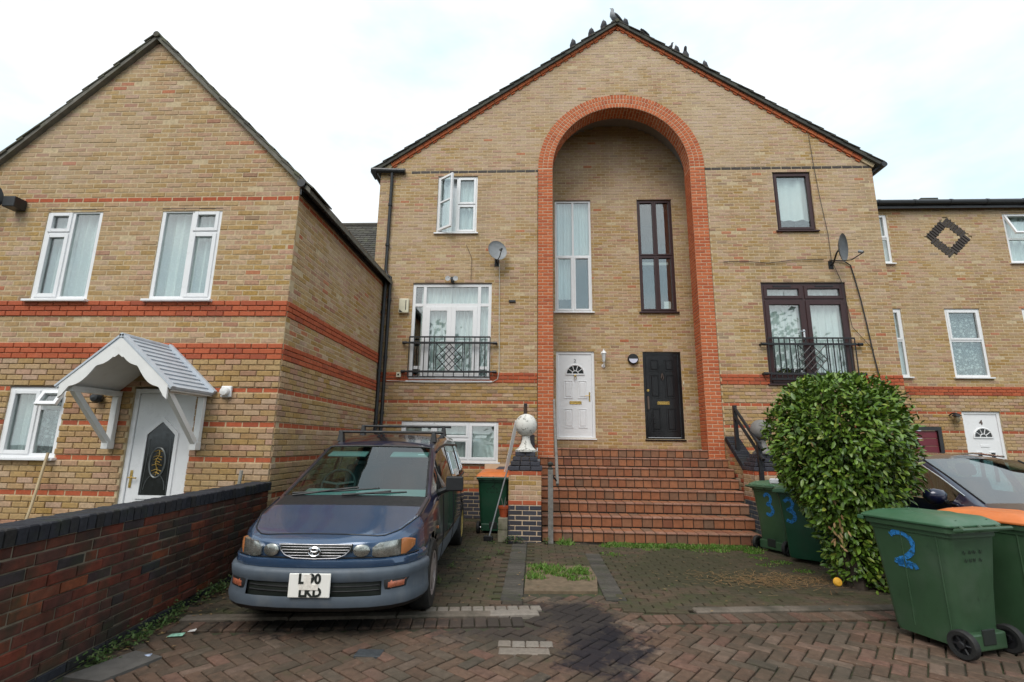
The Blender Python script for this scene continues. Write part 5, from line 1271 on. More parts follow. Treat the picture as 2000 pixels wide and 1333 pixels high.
def wheel(parent, x, y, R, side, rim, spokes=5, label=None):
    W = Fr((x, y, R), (0, 1, 0), (0, 0, 1), (side, 0, 0)); rr = R*.62
    w = MB().lathe([(rr, -.09), (R*.94, -.095), (R, -.07), (R, .05), (R*.97, .075), (R*.93, .088), (rr+.012, .092), (rr, .080)], W, 32).build('wheel', m_tyre, parent, label=label)
    k = MB().lathe([(rr, .088), (rr-.02, .085), (rr-.025, .03), (0, .03)], W, 28).lathe([(.055, .03), (.055, .072), (.03, .08), (0, .08)], W, 14)
    for i in range(spokes):
        a = 2*PI*i/spokes+.3; d = Vector((math.cos(a), math.sin(a))); t = Vector((-d.y, d.x))
        q = lambda r, s_, n: W.p(d.x*r+t.x*s_, d.y*r+t.y*s_, n)
        k.add([q(.04, -.035, .072), q(.04, .035, .072), q(rr-.005, .048, .082), q(rr-.005, -.048, .082), q(.04, -.045, .03), q(.04, .045, .03), q(rr-.005, .058, .04), q(rr-.005, -.058, .04)], [(0, 1, 2, 3), (1, 5, 6, 2), (0, 3, 7, 4), (2, 6, 7, 3)])
    k.build('rim', rim, w); return w
def arch_liner(parent, body, x0, m):
    mb = MB()
    for cy in body.wh:
        for sd in (1, -1):
            for i in range(16):
                a, b = PI*i/16-.15, PI*(i+1)/16-.15; r = body.R+.056
                p = lambda w, x: (sd*x, cy+r*math.cos(w), body.R+r*math.sin(w))
                mb.add([p(a, x0), p(b, x0), p(b, x0-.25), p(a, x0-.25)], [(0, 1, 2, 3)])
            mb.add([(sd*(x0-.25), cy+(body.R+.056)*math.cos(PI*i/16-.15), body.R+(body.R+.056)*math.sin(PI*i/16-.15)) for i in range(17)], [tuple(range(17))])
    mb.build('wheel_arch', m, parent)
def grid_y(bands): 
    out = []
    for a, b, n in bands: out += [a+(b-a)*i/n for i in range(n)]
    return out+[bands[-1][1]]
# ---- the van
van = thing('people_carrier', 'dark blue people carrier with a roof rack parked by the dark brick wall', 'car', (-1.765, 4.915, -.01), math.radians(2.9), local=True)
T = dict(w=[(-.83, .20), (-.81, .38), (-.77, .52), (-.70, .62), (-.60, .69), (-.45, .75), (-.2, .785), (0, .80), (1, .815), (2.5, .815), (3.4, .79), (3.75, .73), (3.87, .64)],
         zc=[(-.83, .705), (-.81, .725), (-.77, .745), (-.70, .766), (-.6, .792), (-.3, .868), (.12, .985), (.55, 1.225), (.98, 1.455), (1.1, 1.505), (1.3, 1.555), (1.6, 1.605), (2.2, 1.65), (3.0, 1.65), (3.5, 1.60), (3.7, 1.52), (3.8, 1.36), (3.87, 1.1)],
         zb=[(-.83, .26), (0, .22), (3.87, .26)],
         belt=[(-.83, .66), (-.79, .68), (-.7, .705), (-.6, .72), (-.3, .80), (.12, .90), (.4, .945), (1.0, .985), (3.5, 1.03), (3.87, .98)],
         zt=[(-.83, .69), (-.79, .715), (-.7, .742), (-.6, .768), (-.3, .845), (.12, .955), (.55, 1.18), (.98, 1.395), (1.3, 1.45), (1.8, 1.48), (3.2, 1.47), (3.7, 1.36), (3.87, 1.05)],
         wt=[(-.83, .17), (-.81, .34), (-.77, .47), (-.7, .57), (-.6, .64), (-.3, .725), (.12, .745), (.55, .70), (.98, .655), (1.6, .655), (3.2, .645), (3.7, .60), (3.87, .55)],
         wr=[(-.83, .13), (-.81, .27), (-.77, .38), (-.7, .47), (-.6, .57), (-.3, .68), (.12, .70), (.55, .64), (.98, .59), (1.6, .575), (3.2, .56), (3.87, .48)],
         zr=[(-.83, .70), (-.79, .728), (-.7, .758), (-.6, .785), (-.3, .86), (.12, .975), (.55, 1.21), (.98, 1.44), (1.3, 1.525), (1.6, 1.565), (2.2, 1.60), (3.2, 1.585), (3.6, 1.52), (3.87, 1.08)])
ys = grid_y([(-.83, -.70, 7), (-.70, -.45, 6), (-.45, .12, 12), (.12, .98, 14), (.98, 1.75, 14), (1.75, 2.75, 16), (2.75, 3.55, 14), (3.55, 3.87, 6)])
B = Body(T, ys); S = B.sub
def reg(i, j, sd):
    y = (ys[i]+ys[i+1])/2
    if j >= 6*S and .13 < y < .975: return 'windscreen'
    if 4*S <= j < 5*S:
        for q_, (a_, b_) in enumerate(((.34, .66), (.74, 1.60), (1.72, 2.62), (2.74, 3.46))):
            if a_ < y < b_: return 'side_window%d%d' % (q_, sd > 0)
    if j >= 6*S and -.10 < y < .13: return ('body', 1)
    if j >= 6*S-2 and 1.16 < y: return ('body', 2)  # roof painted darker for its reflection
    if j >= 6*S and .975 < y < 1.16: return ('body', 4)
    if j < 2*S and .40 < y: return ('body', 3)
    if 4*S <= j < 5*S and .9 < y < 3.5: return ('body', 1)
    if y > -.30 and 2*S <= j < 6*S: return ('body', 4)  # van sides in navy: the dark wall they reflect is painted in
    return ('body', 0)
o = B.mesh(reg, ['body', 'windscreen']+['side_window%d%d' % (a, b) for a in range(4) for b in range(2)], None, van)
body = o['body'].build('body', [m_vblue, m_bplas, m_roof_refl, m_clad, m_navy], van, sharp=50)
o['windscreen'].build('windscreen', m_cglass, van)
for k in o:
    if k.startswith('side_window'): o[k].build('side_window', m_cglass, van)
arch_liner(van, B, .80, m_bplas)
def row_line(B, j, y0, y1, sd, out=.002):
    return [B.pt(i, j, sd, out) for i in range(len(B.ys)) if y0 <= B.ys[i] <= y1]
def col_line(B, y, j0, j1, sd, out=.002):
    i = min(range(len(B.ys)), key=lambda k: abs(B.ys[k]-y)); return [B.pt(i, j, sd, out) for j in range(j0, j1+1)]
def gap(pts): MB().tube(pts, .0055, 5).build('panel_gap', m_bplas, van)
i0 = min(range(len(ys)), key=lambda k: abs(ys[k]+.715))
for sd in (1, -1):
    gap([B.pt(i0, j, sd, .002) for j in range(7*S, 6*S-1, -1)]+row_line(B, 6*S-1, -.70, .10, sd))
    for y in (.70, 1.66, 2.68): gap(col_line(B, y, S, 5*S, sd))
gap([B.pt(i0, j, 1, .002) for j in range(7*S, B.n)]+[B.pt(i0, j, -1, .002) for j in range(B.n-1, 7*S-1, -1)])
tr = MB()
for sd in (1, -1):
    tr.tube(row_line(B, 4*S, .30, 3.5, sd, .004), .012, 6); tr.tube(row_line(B, 6*S, .12, .98, sd, .0), .010, 6); tr.tube(row_line(B, 5*S, .98, 3.5, sd, .006), .014, 6)
tr.tube([B.pt(min(range(len(ys)), key=lambda k: abs(ys[k]-.98)), j, 1, .002) for j in range(6*S, B.n)]+[B.pt(min(range(len(ys)), key=lambda k: abs(ys[k]-.98)), j, -1, .002) for j in range(B.n-1, 6*S-1, -1)], .010, 6)
tr.build('window_trim', m_bplas, van)
wt_ = MB()
for sd in (1, -1):
    a = row_line(B, 4*S+1, 1.80, 2.55, sd, .004); b = row_line(B, 5*S-1, 1.80, 2.55, sd, .004); wt_.tube(a+b[::-1], .008, 5, closed=True)
    a = row_line(B, 4*S+1, 2.80, 3.40, sd, .004); b = row_line(B, 5*S-1, 2.80, 3.40, sd, .004); wt_.tube(a+b[::-1], .008, 5, closed=True)
wt_.build('window_trim', m_chrome, van)
# bumper swept round the nose
half = [(.812, -.36), (.80, -.46), (.765, -.575), (.70, -.69), (.60, -.775), (.45, -.835), (.25, -.868), (0, -.878)]
def dens(h, k=4):
    out = []
    for (a, b) in zip(h, h[1:]): out += [(a[0]+(b[0]-a[0])*i/k, a[1]+(b[1]-a[1])*i/k) for i in range(k)]
    return out+[h[-1]]
half = dens(half); plan = half+[(-x, y) for x, y in half[::-1][1:]]
prof = [(-.08, .215), (-.02, .22), (.010, .255), (.022, .30), (.014, .335), (.004, .435), (.014, .455), (.020, .50), (.008, .528), (-.05, .536)]
bm = MB(); vs = []
for i, (x, y) in enumerate(plan):
    a, b = plan[max(i-1, 0)], plan[min(i+1, len(plan)-1)]; d = Vector((b[0]-a[0], b[1]-a[1])).normalized(); nn = Vector((-d.y, d.x)); nn = nn if (nn.x*x+nn.y*-1 if abs(x) < .5 else nn.x*x) > 0 and nn.dot(Vector((x, y))) > 0 else -nn
    for (o_, z) in prof: vs.append((x+nn.x*o_, y+nn.y*o_, z))
K = len(prof); fs = []; fl = []
for i in range(len(plan)-1):
    for j in range(K-1):
        xm = (plan[i][0]+plan[i+1][0])/2
        if j == 4 and abs(xm) < .51: continue
        (fl if j < 2 else fs).append((i*K+j, (i+1)*K+j, (i+1)*K+j+1, i*K+j+1))
bm.add(vs, fs, 0, 0, True); bm.add(vs, fl, 1, 0, True); bump_ = bm.build('bumper', [m_clad, m_bplas], van, sharp=60)
# painted strip between bumper and lamps
def planfun(tab): 
    tab = sorted(tab)
    return lambda x: lerp_tab(tab, abs(x))
nose = planfun([(w_, y_) for y_, w_ in T['w'] if y_ <= 0]+[(0, -.835)])
bnose = planfun([(x, y) for x, y in half])
def lens(x0, x1, zt, zb, pf, off, depth=.03, k=12, m=4):
    mb = MB(); vs = []; fs = []
    for i in range(k+1):
        x = x0+(x1-x0)*i/k; t = i/k; a, b = zb(t), zt(t)
        for j in range(m+1):
            u = j/m; bul = (1-abs(2*u-1)**3)*(1-abs(2*t-1)**4)*.012
            vs.append((x, pf(x)-off-bul, a+(b-a)*u))
    for i in range(k):
        for j in range(m): q = i*(m+1)+j; fs.append((q, q+m+1, q+m+2, q+1))
    n0 = len(vs); edge = [i*(m+1) for i in range(k+1)]+[k*(m+1)+j for j in range(1, m+1)]+[i*(m+1)+m for i in range(k-1, -1, -1)]+[j for j in range(m-1, 0, -1)]
    for e in edge: x, y, z = vs[e]; vs.append((x, y+depth+off, z))
    E_ = len(edge)
    for i in range(E_): fs.append((edge[i], edge[(i+1) % E_], n0+(i+1) % E_, n0+i))
    mb.add(vs, fs, 0, 0, True); return mb
strip_ = MB(); vs = []
for i, (x, y) in enumerate(plan):
    for (o_, z) in ((-.005, .534), (.006, .556), (.0, .59), (-.035, .608)):
        s_ = 1+o_*1.0; vs.append((x*s_*.985, y*s_*.985, z))
strip_.add(vs, [(i*4+j, (i+1)*4+j, (i+1)*4+j+1, i*4+j+1) for i in range(len(plan)-1) for j in range(3)], 0, 0, True); strip_.build('bumper_top', m_vblue, van)
gap([(x*.965, y*.965-.004, .607) for x, y in plan if y < -.5])
lens(-.535, .535, lambda t: .462, lambda t: .318, bnose, -.020, depth=.02).build('air_intake', m_marker, bump_)
for z in (.368, .402): lens(-.51, .51, lambda t: z+.006, lambda t: z-.006, bnose, -.012, depth=.012).build('intake_slat', m_bplas, bump_)
for sd in (1, -1):
    f = (lambda t: .712+.016*t-.03*(1-min(1, t*4))) ; g_ = lambda t: .610-.008*t+.012*(1-min(1, t*5))
    h = lens(.44*sd, .64*sd, f, g_, nose, .022).build('headlight', m_lens, van, sharp=40)
    lens(.643*sd, .725*sd, lambda t: .727-.030*t*t, lambda t: .602+.050*t*t, nose, .022, k=6).build('indicator', m_amber, van, sharp=40)
    e_ = lambda t: .045*math.sqrt(max(0, 1-(2*t-1)**2))
    lens(.292*sd, .422*sd, lambda t: .660+e_(t)*1.0, lambda t: .660-e_(t)*1.0, nose, .020, k=14).build('headlight', m_lens, van, sharp=40)
    lens(.565*sd, .70*sd, lambda t: .436, lambda t: .376-.0*(1-t), bnose, .012, k=8).build('fog_light', m_redl, bump_, sharp=40)
    lens(.545*sd, .72*sd, lambda t: .448, lambda t: .362, bnose, .008, k=8).build('fog_light_surround', m_bplas, bump_, sharp=40)
MB().box(.805, .818, .245, .275, .66, .685).build('side_repeater', m_amber, van, bevel=.004); MB().box(-.818, -.805, .245, .275, .66, .685).build('side_repeater', m_amber, van, bevel=.004)
# grille with bright bars and a badge of three ovals
gr = lens(-.285, .285, lambda t: .706, lambda t: .604+.05*abs(2*t-1)**2.2, nose, .012, k=20).build('grille', m_marker, van, sharp=40)
gb = MB(); yg = -.845
ed = [(-.285, .706), (-.14, .708), (0, .708), (.14, .708), (.285, .706), (.27, .665), (.235, .63), (.17, .608), (0, .603), (-.17, .608), (-.235, .63), (-.27, .665)]
gb.tube([(x, nose(x)-.030, z) for x, z in ed], .0042, 6, closed=True)
for z, hw_ in ((.688, .270), (.667, .262), (.646, .245), (.625, .205)): gb.tube([(x*hw_, nose(x*hw_)-.024, z) for x in (-1, -.75, -.5, -.25, 0, .25, .5, .75, 1)], .0023, 6)
gb.build('grille_bar', plain('dull bright trim', (.34, .34, .36), .35, metal=.6), gr)
em = MB(); el = lambda cx_, cz, rx, rz: [(cx_+rx*math.cos(2*PI*i/24), yg-.026, cz+rz*math.sin(2*PI*i/24)) for i in range(24)]
em.tube(el(0, .657, .046, .033), .0055, 6, closed=True); em.tube(el(0, .657, .017, .031), .0045, 6, closed=True); em.tube(el(0, .669, .032, .013), .0045, 6, closed=True); em.build('badge', m_chrome, gr)
# plate, partly blanked as it stands
pl = MB().box(-.16, .16, -.915, -.902, .335, .508).build('number_plate', plain('white plate', (.85, .83, .78), .4, var=.02), bump_, bevel=.006)
mb = MB(); FP = Fr((.0, -.916, .422), (1, 0, 0), (0, 0, 1), (0, -1, 0))
tri_text(mb, 'L 90', Fr(FP.p(.0, .045, 0), FP.U, FP.V, FP.N), .098, .003, bold=.004); tri_text(mb, 'LKD', Fr(FP.p(.01, -.050, 0), FP.U, FP.V, FP.N), .092, .003, bold=.004); mb.build('plate_lettering', m_marker, pl)
MB().fbox(FP, -.042, .012, .005, .080, .0, .004).fbox(FP, -.075, .07, -.030, .008, .0, .0045).build('plate_patch', plain('pale smear', (.80, .75, .68), .5, var=.2, vscale=45), pl)
# wheels, mirror, wipers, rack
for (x, y, sd, rm, lb) in ((.73, 0, 1, m_alloy, None), (-.73, 0, -1, m_alloy, None), (.73, 2.9, 1, m_yrim, 'rear wheel with a yellow rim'), (-.735, 2.9, -1, m_yrim, None)): wheel(van, x, y, .31, sd, rm, label=lb)
MB().tube([(.78, .48, .99), (.88, .46, 1.03)], .03, 8).build('mirror_arm', m_bplas, van)
MB().cbox(Fr((.945, .44, 1.085), (1, .12, 0), (0, 0, 1), (-.12, 1, 0)), -.088, .088, -.072, .072, -.02, .03, .02).fbox(Fr((.945, .42, 1.085), (1, .12, 0), (0, 0, 1), (-.12, 1, 0)), -.090, .090, -.074, .074, -.07, .02).build('wing_mirror', m_bplas, van, bevel=.034)
MB().fbox(Fr((.945, .455, 1.085), (1, .12, 0), (0, 0, 1), (-.12, 1, 0)), -.08, .08, -.07, .07, .0, .018).build('mirror_glass', m_chrome, van)
zs = lambda x, y: lerp_tab(T['zc'], y)-.020*(abs(x)/.6)**2
def wiper(x0, y0, x1, y1, lift=.022):
    p = [(x0+(x1-x0)*i/6, y0+(y1-y0)*i/6) for i in range(7)]
    w = MB().tube([(x, y, zs(x, y)+lift) for x, y in p], .011, 6)
    a, b = p[2], p[6]; d = (b[0]-a[0], b[1]-a[1])
    w.tube([(a[0]-d[0]*.55, a[1]+.015, zs(a[0], a[1])+.014), (a[0]+d[0]*.5, a[1]+.03, zs(a[0], a[1]+.03)+.016), (b[0]+d[0]*.5, b[1]+.02, zs(b[0], b[1])+.014)], .008, 5); w.build('wiper', m_bplas, van)
wiper(-.62, .10, .0, .20); wiper(-.12, .06, .34, .16)
for y, xr in ((1.28, .56), (2.20, .55)):
    z = lerp_tab(T['zc'], y)+.075; cxr = .05
    rk = MB().tube([(-xr-.10+cxr, y, z), (xr+.08+cxr, y, z)], .017, 8).build('roof_bar', m_bplas, van)
    for s in (-1, 1): MB().add([(s*(.575+.0)+dx, y+dy, zz) for zz, w_ in ((lerp_tab(T['zr'], y)-.01, .055), (z+.012, .03)) for dx, dy in ((-w_*.7, -w_), (w_*.7, -w_), (w_*.7, w_), (-w_*.7, w_))], [(0, 1, 5, 4), (1, 2, 6, 5), (2, 3, 7, 6), (3, 0, 4, 7), (4, 5, 6, 7)]).build('bar_foot', m_bplas, rk, bevel=.008)
# cabin
cab = MB().box(-.70, .70, .12, .60, .62, .93).build('dashboard', m_dash, van, bevel=.05)
MB().fbox(Fr((0, .35, .95), (1, 0, 0), (0, 1, .25), (0, -.25, 1)), -.66, .66, -.22, .24, -.05, .0).build('dash_top', m_dash, van, bevel=.02)
W = Fr((-.36, .66, 1.03), (1, 0, 0), Vector((0, .45, .9)), Vector((0, .9, -.45)))
sw = MB(); sw.tube([W.p(.18*math.cos(2*PI*i/24), .18*math.sin(2*PI*i/24), 0) for i in range(24)], .016, 8, closed=True)
for a in (.2, PI-.2, -PI/2): sw.tube([W.p(0, 0, -.02), W.p(.17*math.cos(a), .17*math.sin(a), 0)], .022, 6)
sw.lathe([(.06, -.03), (.055, .01), (0, .02)], W, 12).build('steering_wheel', m_bplas, van)
for x in (-.36, .36):
    s_ = MB().box(x-.25, x+.25, 1.05, 1.5, .45, .66).fbox(Fr((x, 1.48, .62), (1, 0, 0), Vector((0, .22, 1)), Vector((0, -1, .22))), -.24, .24, 0, .62, -.12, 0).fbox(Fr((x, 1.62, 1.25), (1, 0, 0), Vector((0, .22, 1)), Vector((0, -1, .22))), -.13, .13, .02, .20, -.10, -.01).build('seat', m_seat, van, bevel=.05)
    MB().fbox(Fr((x, 1.02, 1.395), (1, 0, 0), Vector((0, -1, -.3)), Vector((0, -.3, 1))), -.22, .22, 0, .17, -.02, .0).build('sun_visor', m_dash, van, bevel=.01)
MB().box(-.70, .70, 2.2, 2.4, .45, 1.25).build('rear_seat', m_seat, van, bevel=.05)
MB().box(-.70, .70, .2, 3.7, .26, .30).build('cabin_floor', m_seat, van)
MB().fbox(Fr((.50, .94, 1.39), (1, 0, 0), Vector((0, .86, .47)), Vector((0, -.47, .86))), -.045, .03, -.09, -.03, -.016, -.010).build('windscreen_sticker', m_white, van)
# ---- the dark car behind the bush
car = thing('dark_car', 'dark navy car parked behind the round bush', 'car', (5.42, 5.10, 0), math.radians(1), local=True)
T2 = dict(w=[(-.88, .55), (-.86, .64), (-.80, .74), (-.68, .82), (-.4, .875), (0, .885), (2.4, .885), (3.2, .84), (3.7, .72), (3.8, .62)],
          zc=[(-.88, .58), (-.86, .64), (-.78, .70), (-.6, .75), (0, .855), (.5, .955), (1.0, 1.20), (1.42, 1.385), (1.6, 1.425), (2.1, 1.45), (2.8, 1.40), (3.3, 1.25), (3.7, 1.0), (3.8, .85)],
          zb=[(-.88, .24), (3.8, .24)],
          belt=[(-.88, .52), (-.8, .61), (-.6, .67), (0, .79), (.5, .90), (1.0, .935), (2.4, .96), (3.3, .98), (3.8, .80)],
          zt=[(-.88, .56), (-.8, .66), (-.6, .725), (0, .825), (.5, .93), (1.0, 1.16), (1.42, 1.325), (2.0, 1.375), (2.8, 1.31), (3.3, 1.15), (3.8, .83)],
          wt=[(-.88, .5), (-.8, .66), (-.6, .75), (0, .80), (.5, .81), (1.0, .71), (1.42, .635), (2.0, .62), (2.8, .62), (3.3, .64), (3.8, .58)],
          wr=[(-.88, .4), (-.6, .6), (0, .68), (.5, .72), (1.0, .64), (1.42, .57), (2.8, .55), (3.8, .5)],
          zr=[(-.88, .57), (-.8, .675), (-.6, .74), (0, .845), (.5, .945), (1.0, 1.185), (1.42, 1.365), (2.0, 1.415), (2.8, 1.36), (3.3, 1.21), (3.8, .84)])
ys2 = grid_y([(-.88, -.6, 6), (-.6, .5, 16), (.5, 1.42, 12), (1.42, 2.8, 16), (2.8, 3.8, 10)])
B2 = Body(T2, ys2, .32, (0, 2.7))
def reg2(i, j, sd):
    y = (ys2[i]+ys2[i+1])/2
    if j >= 6*S and .52 < y < 1.40: return 'windscreen'
    if 4*S <= j < 5*S and .72 < y < 1.72: return 'side_window0%d' % (sd > 0)
    if 4*S <= j < 5*S and 1.80 < y < 2.75: return 'side_window1%d' % (sd > 0)
    return ('body', 0)
o = B2.mesh(reg2, ['body', 'windscreen']+['side_window%d%d' % (a, b) for a in range(2) for b in range(2)], None, car)
o['body'].build('body', [m_navy], car, sharp=50); m_cgd = glassm('dark tinted car glass', (.30, .45, .45), 1.55, .11)
o['windscreen'].build('windscreen', m_cgd, car)
for k in o:
    if k.startswith('side_window'): o[k].build('side_window', m_cgd, car)
arch_liner(car, B2, .86, m_bplas)
tr = MB()
for sd in (1, -1):
    tr.tube(row_line(B2, 4*S, .60, 2.9, sd, .004), .009, 6); tr.tube(row_line(B2, 5*S, .60, 2.9, sd, .004), .008, 6)
tr.build('window_trim', m_chrome, car); tr = MB()
for sd in (1, -1): tr.tube([p+Vector((0, 0, .03)) for p in row_line(B2, 6*S, 1.55, 3.0, sd, .0)], .014, 6)
tr.build('roof_rail', m_chrome, car)
for sd in (1, -1): MB().tube(row_line(B2, 6*S, .5, 1.42, sd, .002), .010, 6).build('pillar_trim', m_bplas, car); MB().tube(col_line(B2, 1.75, 4*S, 5*S, sd, .003), .03, 6).build('pillar_trim', m_bplas, car)
for sd in (1, -1):
    F = Fr((sd*.985, .80, .985), (1, 0, 0), (0, 1, 0), (0, 0, 1))
    mm = MB().lathe([(0, -.085), (.07, -.075), (.115, -.02), (.12, .03), (.09, .07), (0, .085)], F, 18); mm.v = [(x, .80+(y-.80)*.75, z) for x, y, z in mm.v]
    mm.build('wing_mirror', m_navy, car, sharp=80); MB().tube([(sd*.86, .82, .935), (sd*.93, .81, .95)], .03, 8).build('mirror_arm', m_bplas, car)
for (x, y, sd) in ((.78, 0, 1), (-.78, 0, -1), (.78, 2.7, 1), (-.78, 2.7, -1)): wheel(car, x, y, .32, sd, m_alloy)
MB().box(-.72, .72, .45, 1.0, .55, .90).build('dashboard', m_seat, car, bevel=.05)
for x in (-.38, .38): MB().fbox(Fr((x, 1.75, .55), (1, 0, 0), Vector((0, .25, 1)), Vector((0, -1, .25))), -.24, .24, 0, .62, -.12, 0).fbox(Fr((x, 1.90, 1.17), (1, 0, 0), Vector((0, .25, 1)), Vector((0, -1, .25))), -.12, .12, 0, .16, -.09, 0).build('seat', m_seat, car, bevel=.05)
MB().box(-.7, .7, .4, 3.5, .26, .3).build('cabin_floor', m_seat, car)
MB().box(-.68, .68, 2.45, 2.62, .45, 1.22).build('rear_seat', m_seat, car, bevel=.06); MB().box(-.66, .66, 2.8, 3.3, .5, 1.0).build('parcel_shelf', m_seat, car)
for sd in (1, -1): lens(.42*sd, .78*sd, lambda t: .66-.02*t, lambda t: .55+.02*t, planfun([(w_, y_) for y_, w_ in T2['w'] if y_ <= 0]+[(0, -.89)]), .012).build('headlight', m_lens, car, sharp=40)
# ================================================================== VEGETATION
m_leaf = piece('glossy evergreen leaf', [(0, (.052, .105, .014)), (.2, (.095, .180, .020)), (.4, (.135, .230, .026)), (.56, (.055, .115, .018)), (.72, (.165, .255, .030)), (.86, (.105, .190, .024)), (.95, (.25, .29, .045)), (1, (.07, .13, .03))], rough=.36, mottle=.25, mscale=40, bump=0, spec=.45)
_b = m_leaf.node_tree.nodes['Principled BSDF']; _b.inputs['Subsurface Weight'].default_value = 0
m_leafd = piece('dry leaf', [(0, (.22, .135, .055)), (.5, (.28, .19, .085)), (1, (.17, .085, .035))], rough=.6, bump=0)
m_bark = plain('brown bark', (.055, .040, .028), .9, var=.4, vscale=20, bump=.6)
def leaf_geo(l, w):
    """a folded, drooping leaf along +x, 8 triangles"""
    return [(0, 0, 0), (l*.33, w*.46, .10*w), (l*.38, 0, -.05*w), (l*.33, -w*.46, .10*w), (l*.72, w*.36, .02*w), (l*.72, 0, -.10*w), (l*.72, -w*.36, .02*w), (l, 0, -.22*w)], [(0, 2, 1), (0, 3, 2), (1, 2, 5, 4), (2, 3, 6, 5), (4, 5, 7), (5, 6, 7)]
BU = thing('round_bush', 'large clipped round evergreen bush in front of the bins and dark car', 'bush', (3.52, 6.05, 0))
BC = Vector((3.585, 6.07, 0))
prof_b = [(.05, .18), (.3, .26), (.55, .33), (.8, .46), (1.0, .57), (1.2, .66), (1.45, .72), (1.7, .73), (1.9, .69), (2.08, .59), (2.20, .50), (2.28, .34), (2.32, .0)]
rb = random.Random(21)
def lump(a, z): return 1+.06*math.sin(3*a+z*4)+.05*math.sin(5*a-z*7+1)+.035*math.sin(9*a+z*13)
leaves = []
while len(leaves) < 18500:
    z = rb.uniform(.10, 2.34); r = lerp_tab(prof_b, z)
    if rb.random() > (r/.73)**.8*(1 if z > .85 else .75): continue
    a = rb.uniform(0, 2*PI); dp_ = rb.random()**1.7
    R_ = r*.965*lump(a, z)*(1-.60*dp_)+rb.uniform(-.02, .03)
    lean = -.10*max(0, 1.0-z) if z < 1 else 0
    P = BC+Vector((R_*math.cos(a)+lean*.4, R_*math.sin(a)*.98, z+rb.uniform(-.03, .03)))
    dz = (lerp_tab(prof_b, z-.05)-lerp_tab(prof_b, z+.05))/.1
    out = Vector((math.cos(a), math.sin(a), max(-.6, min(2.5, dz)))).normalized()
    if z < .62 and (math.cos(a) < .25 or rb.random() < .3) and rb.random() < .62: continue
    leaves.append((P, out, dp_))
for _ in range(1100):                                # low growth round the foot
    a = rb.uniform(0, 2*PI); q_ = rb.uniform(.4, 1); z = rb.uniform(.02, .62); P = BC+Vector((.22+.34*q_*math.cos(a)*(1-.3*z), -.08+.26*q_*math.sin(a), z)); leaves.append((P, Vector((math.cos(a), math.sin(a), .4)).normalized(), 1-q_))
for _ in range(260):                                 # stray shoots
    a = rb.uniform(0, 2*PI); z = rb.uniform(1.2, 2.3); r = lerp_tab(prof_b, z)*1.02+.03; leaves.append((BC+Vector((r*math.cos(a), r*math.sin(a), z+rb.uniform(0, .07))), Vector((math.cos(a), math.sin(a), 1)).normalized(), 0))
sc = []
LM = []
for P, out, dp_ in leaves:
    d = (out*.75+Vector((rb.gauss(0, .55), rb.gauss(0, .55), rb.gauss(-.12, .5)))).normalized()
    nrm = (out*.8+Vector((0, 0, .75))+Vector((rb.gauss(0, .4), rb.gauss(0, .4), rb.gauss(0, .3)))).normalized()
    y = nrm.cross(d).normalized(); nn = d.cross(y).normalized()
    l = rb.choice((rb.uniform(.045, .075), rb.uniform(.06, .10))); LM.append((P, d, y, nn, l, l*rb.uniform(.42, .55)))
vis = sorted(range(len(LM)), key=lambda i: -(LM[i][4]**2*max(.05, abs(LM[i][3].dot((CAM-LM[i][0]).normalized())))/((LM[i][0]-CAM).length**2)*(1 if leaves[i][2] < .12 and (CAM-LM[i][0]).normalized().dot(leaves[i][1]) > .15 else .01)))
top = set(vis[:300]); mb = MB(); ls = {}
for i, (P, d, y, nn, l, w) in enumerate(LM):
    if i in top:
        k = (round(l, 2), round(w, 2))
        if k not in ls:
            v_, f_ = leaf_geo(*k); me = bpy.data.meshes.new('leaf'); me.from_pydata(v_, [], f_); me.polygons.foreach_set('use_smooth', [True]*len(f_)); me.materials.append(m_leaf); ls[k] = me
        o = bpy.data.objects.new('leaf', ls[k]); COL.objects.link(o); o.parent = BU
        M4 = Matrix((d, y, nn)).transposed().to_4x4(); M4.translation = P-OFF[BU.name]; o.matrix_basis = M4
    else:
        v_, f_ = leaf_geo(l, w); mb.add([P+d*a+y*b+nn*c for a, b, c in v_], f_, 0, rb.random()*.999+.0005, True)
mb.build('foliage', m_leaf, BU, kind='stuff', sharp=180)
mb = MB()
for i in range(46):
    P, out, _ = leaves[rb.randrange(len(leaves))]; P = P+out*.03
    if P.y > 6.2 or P.z > 2.15: continue
    l = rb.uniform(.05, .09); d = Vector((rb.gauss(0, .3), rb.gauss(-.2, .3), -1)).normalized() if rb.random() < .6 else Vector((rb.gauss(0, 1), rb.gauss(0, 1), .2)).normalized(); y = d.cross(out).normalized(); nn = d.cross(y)
    v_, f_ = leaf_geo(l, l*.4); mb.add([P+d*a+y*b+nn*c for a, b, c in v_], f_, 0, rb.random(), True)
for dx, z0 in ((-.42, .72), (-.30, .80), (-.36, .62)):
    for i in range(5):
        P = BC+Vector((dx+rb.uniform(-.05, .05), -.40, z0-.04*i)); d = Vector((rb.gauss(0, .5), rb.gauss(-.2, .4), -1)).normalized(); y = d.cross(Vector((0, -1, .2))).normalized(); nn = d.cross(y)
        v_, f_ = leaf_geo(rb.uniform(.05, .08), .026); mb.add([P+d*a+y*b+nn*c for a, b, c in v_], f_, 0, rb.random(), True)
mb.build('dry_leaves', m_leafd, BU, kind='stuff')
tk = MB(); tk.tube([BC+Vector((-.05, -.12, -.02)), BC+Vector((-.03, -.08, .35)), BC+Vector((.0, 0, .8)), BC+Vector((.02, .02, 1.5))], [.085, .065, .05, .03], 10)
tk.tube([BC+Vector((-.08, -.06, -.02)), BC+Vector((-.16, -.08, .5)), BC+Vector((-.25, -.1, 1.0))], [.06, .045, .02], 8)
tk.build('trunk', m_bark, BU); bk = MB()
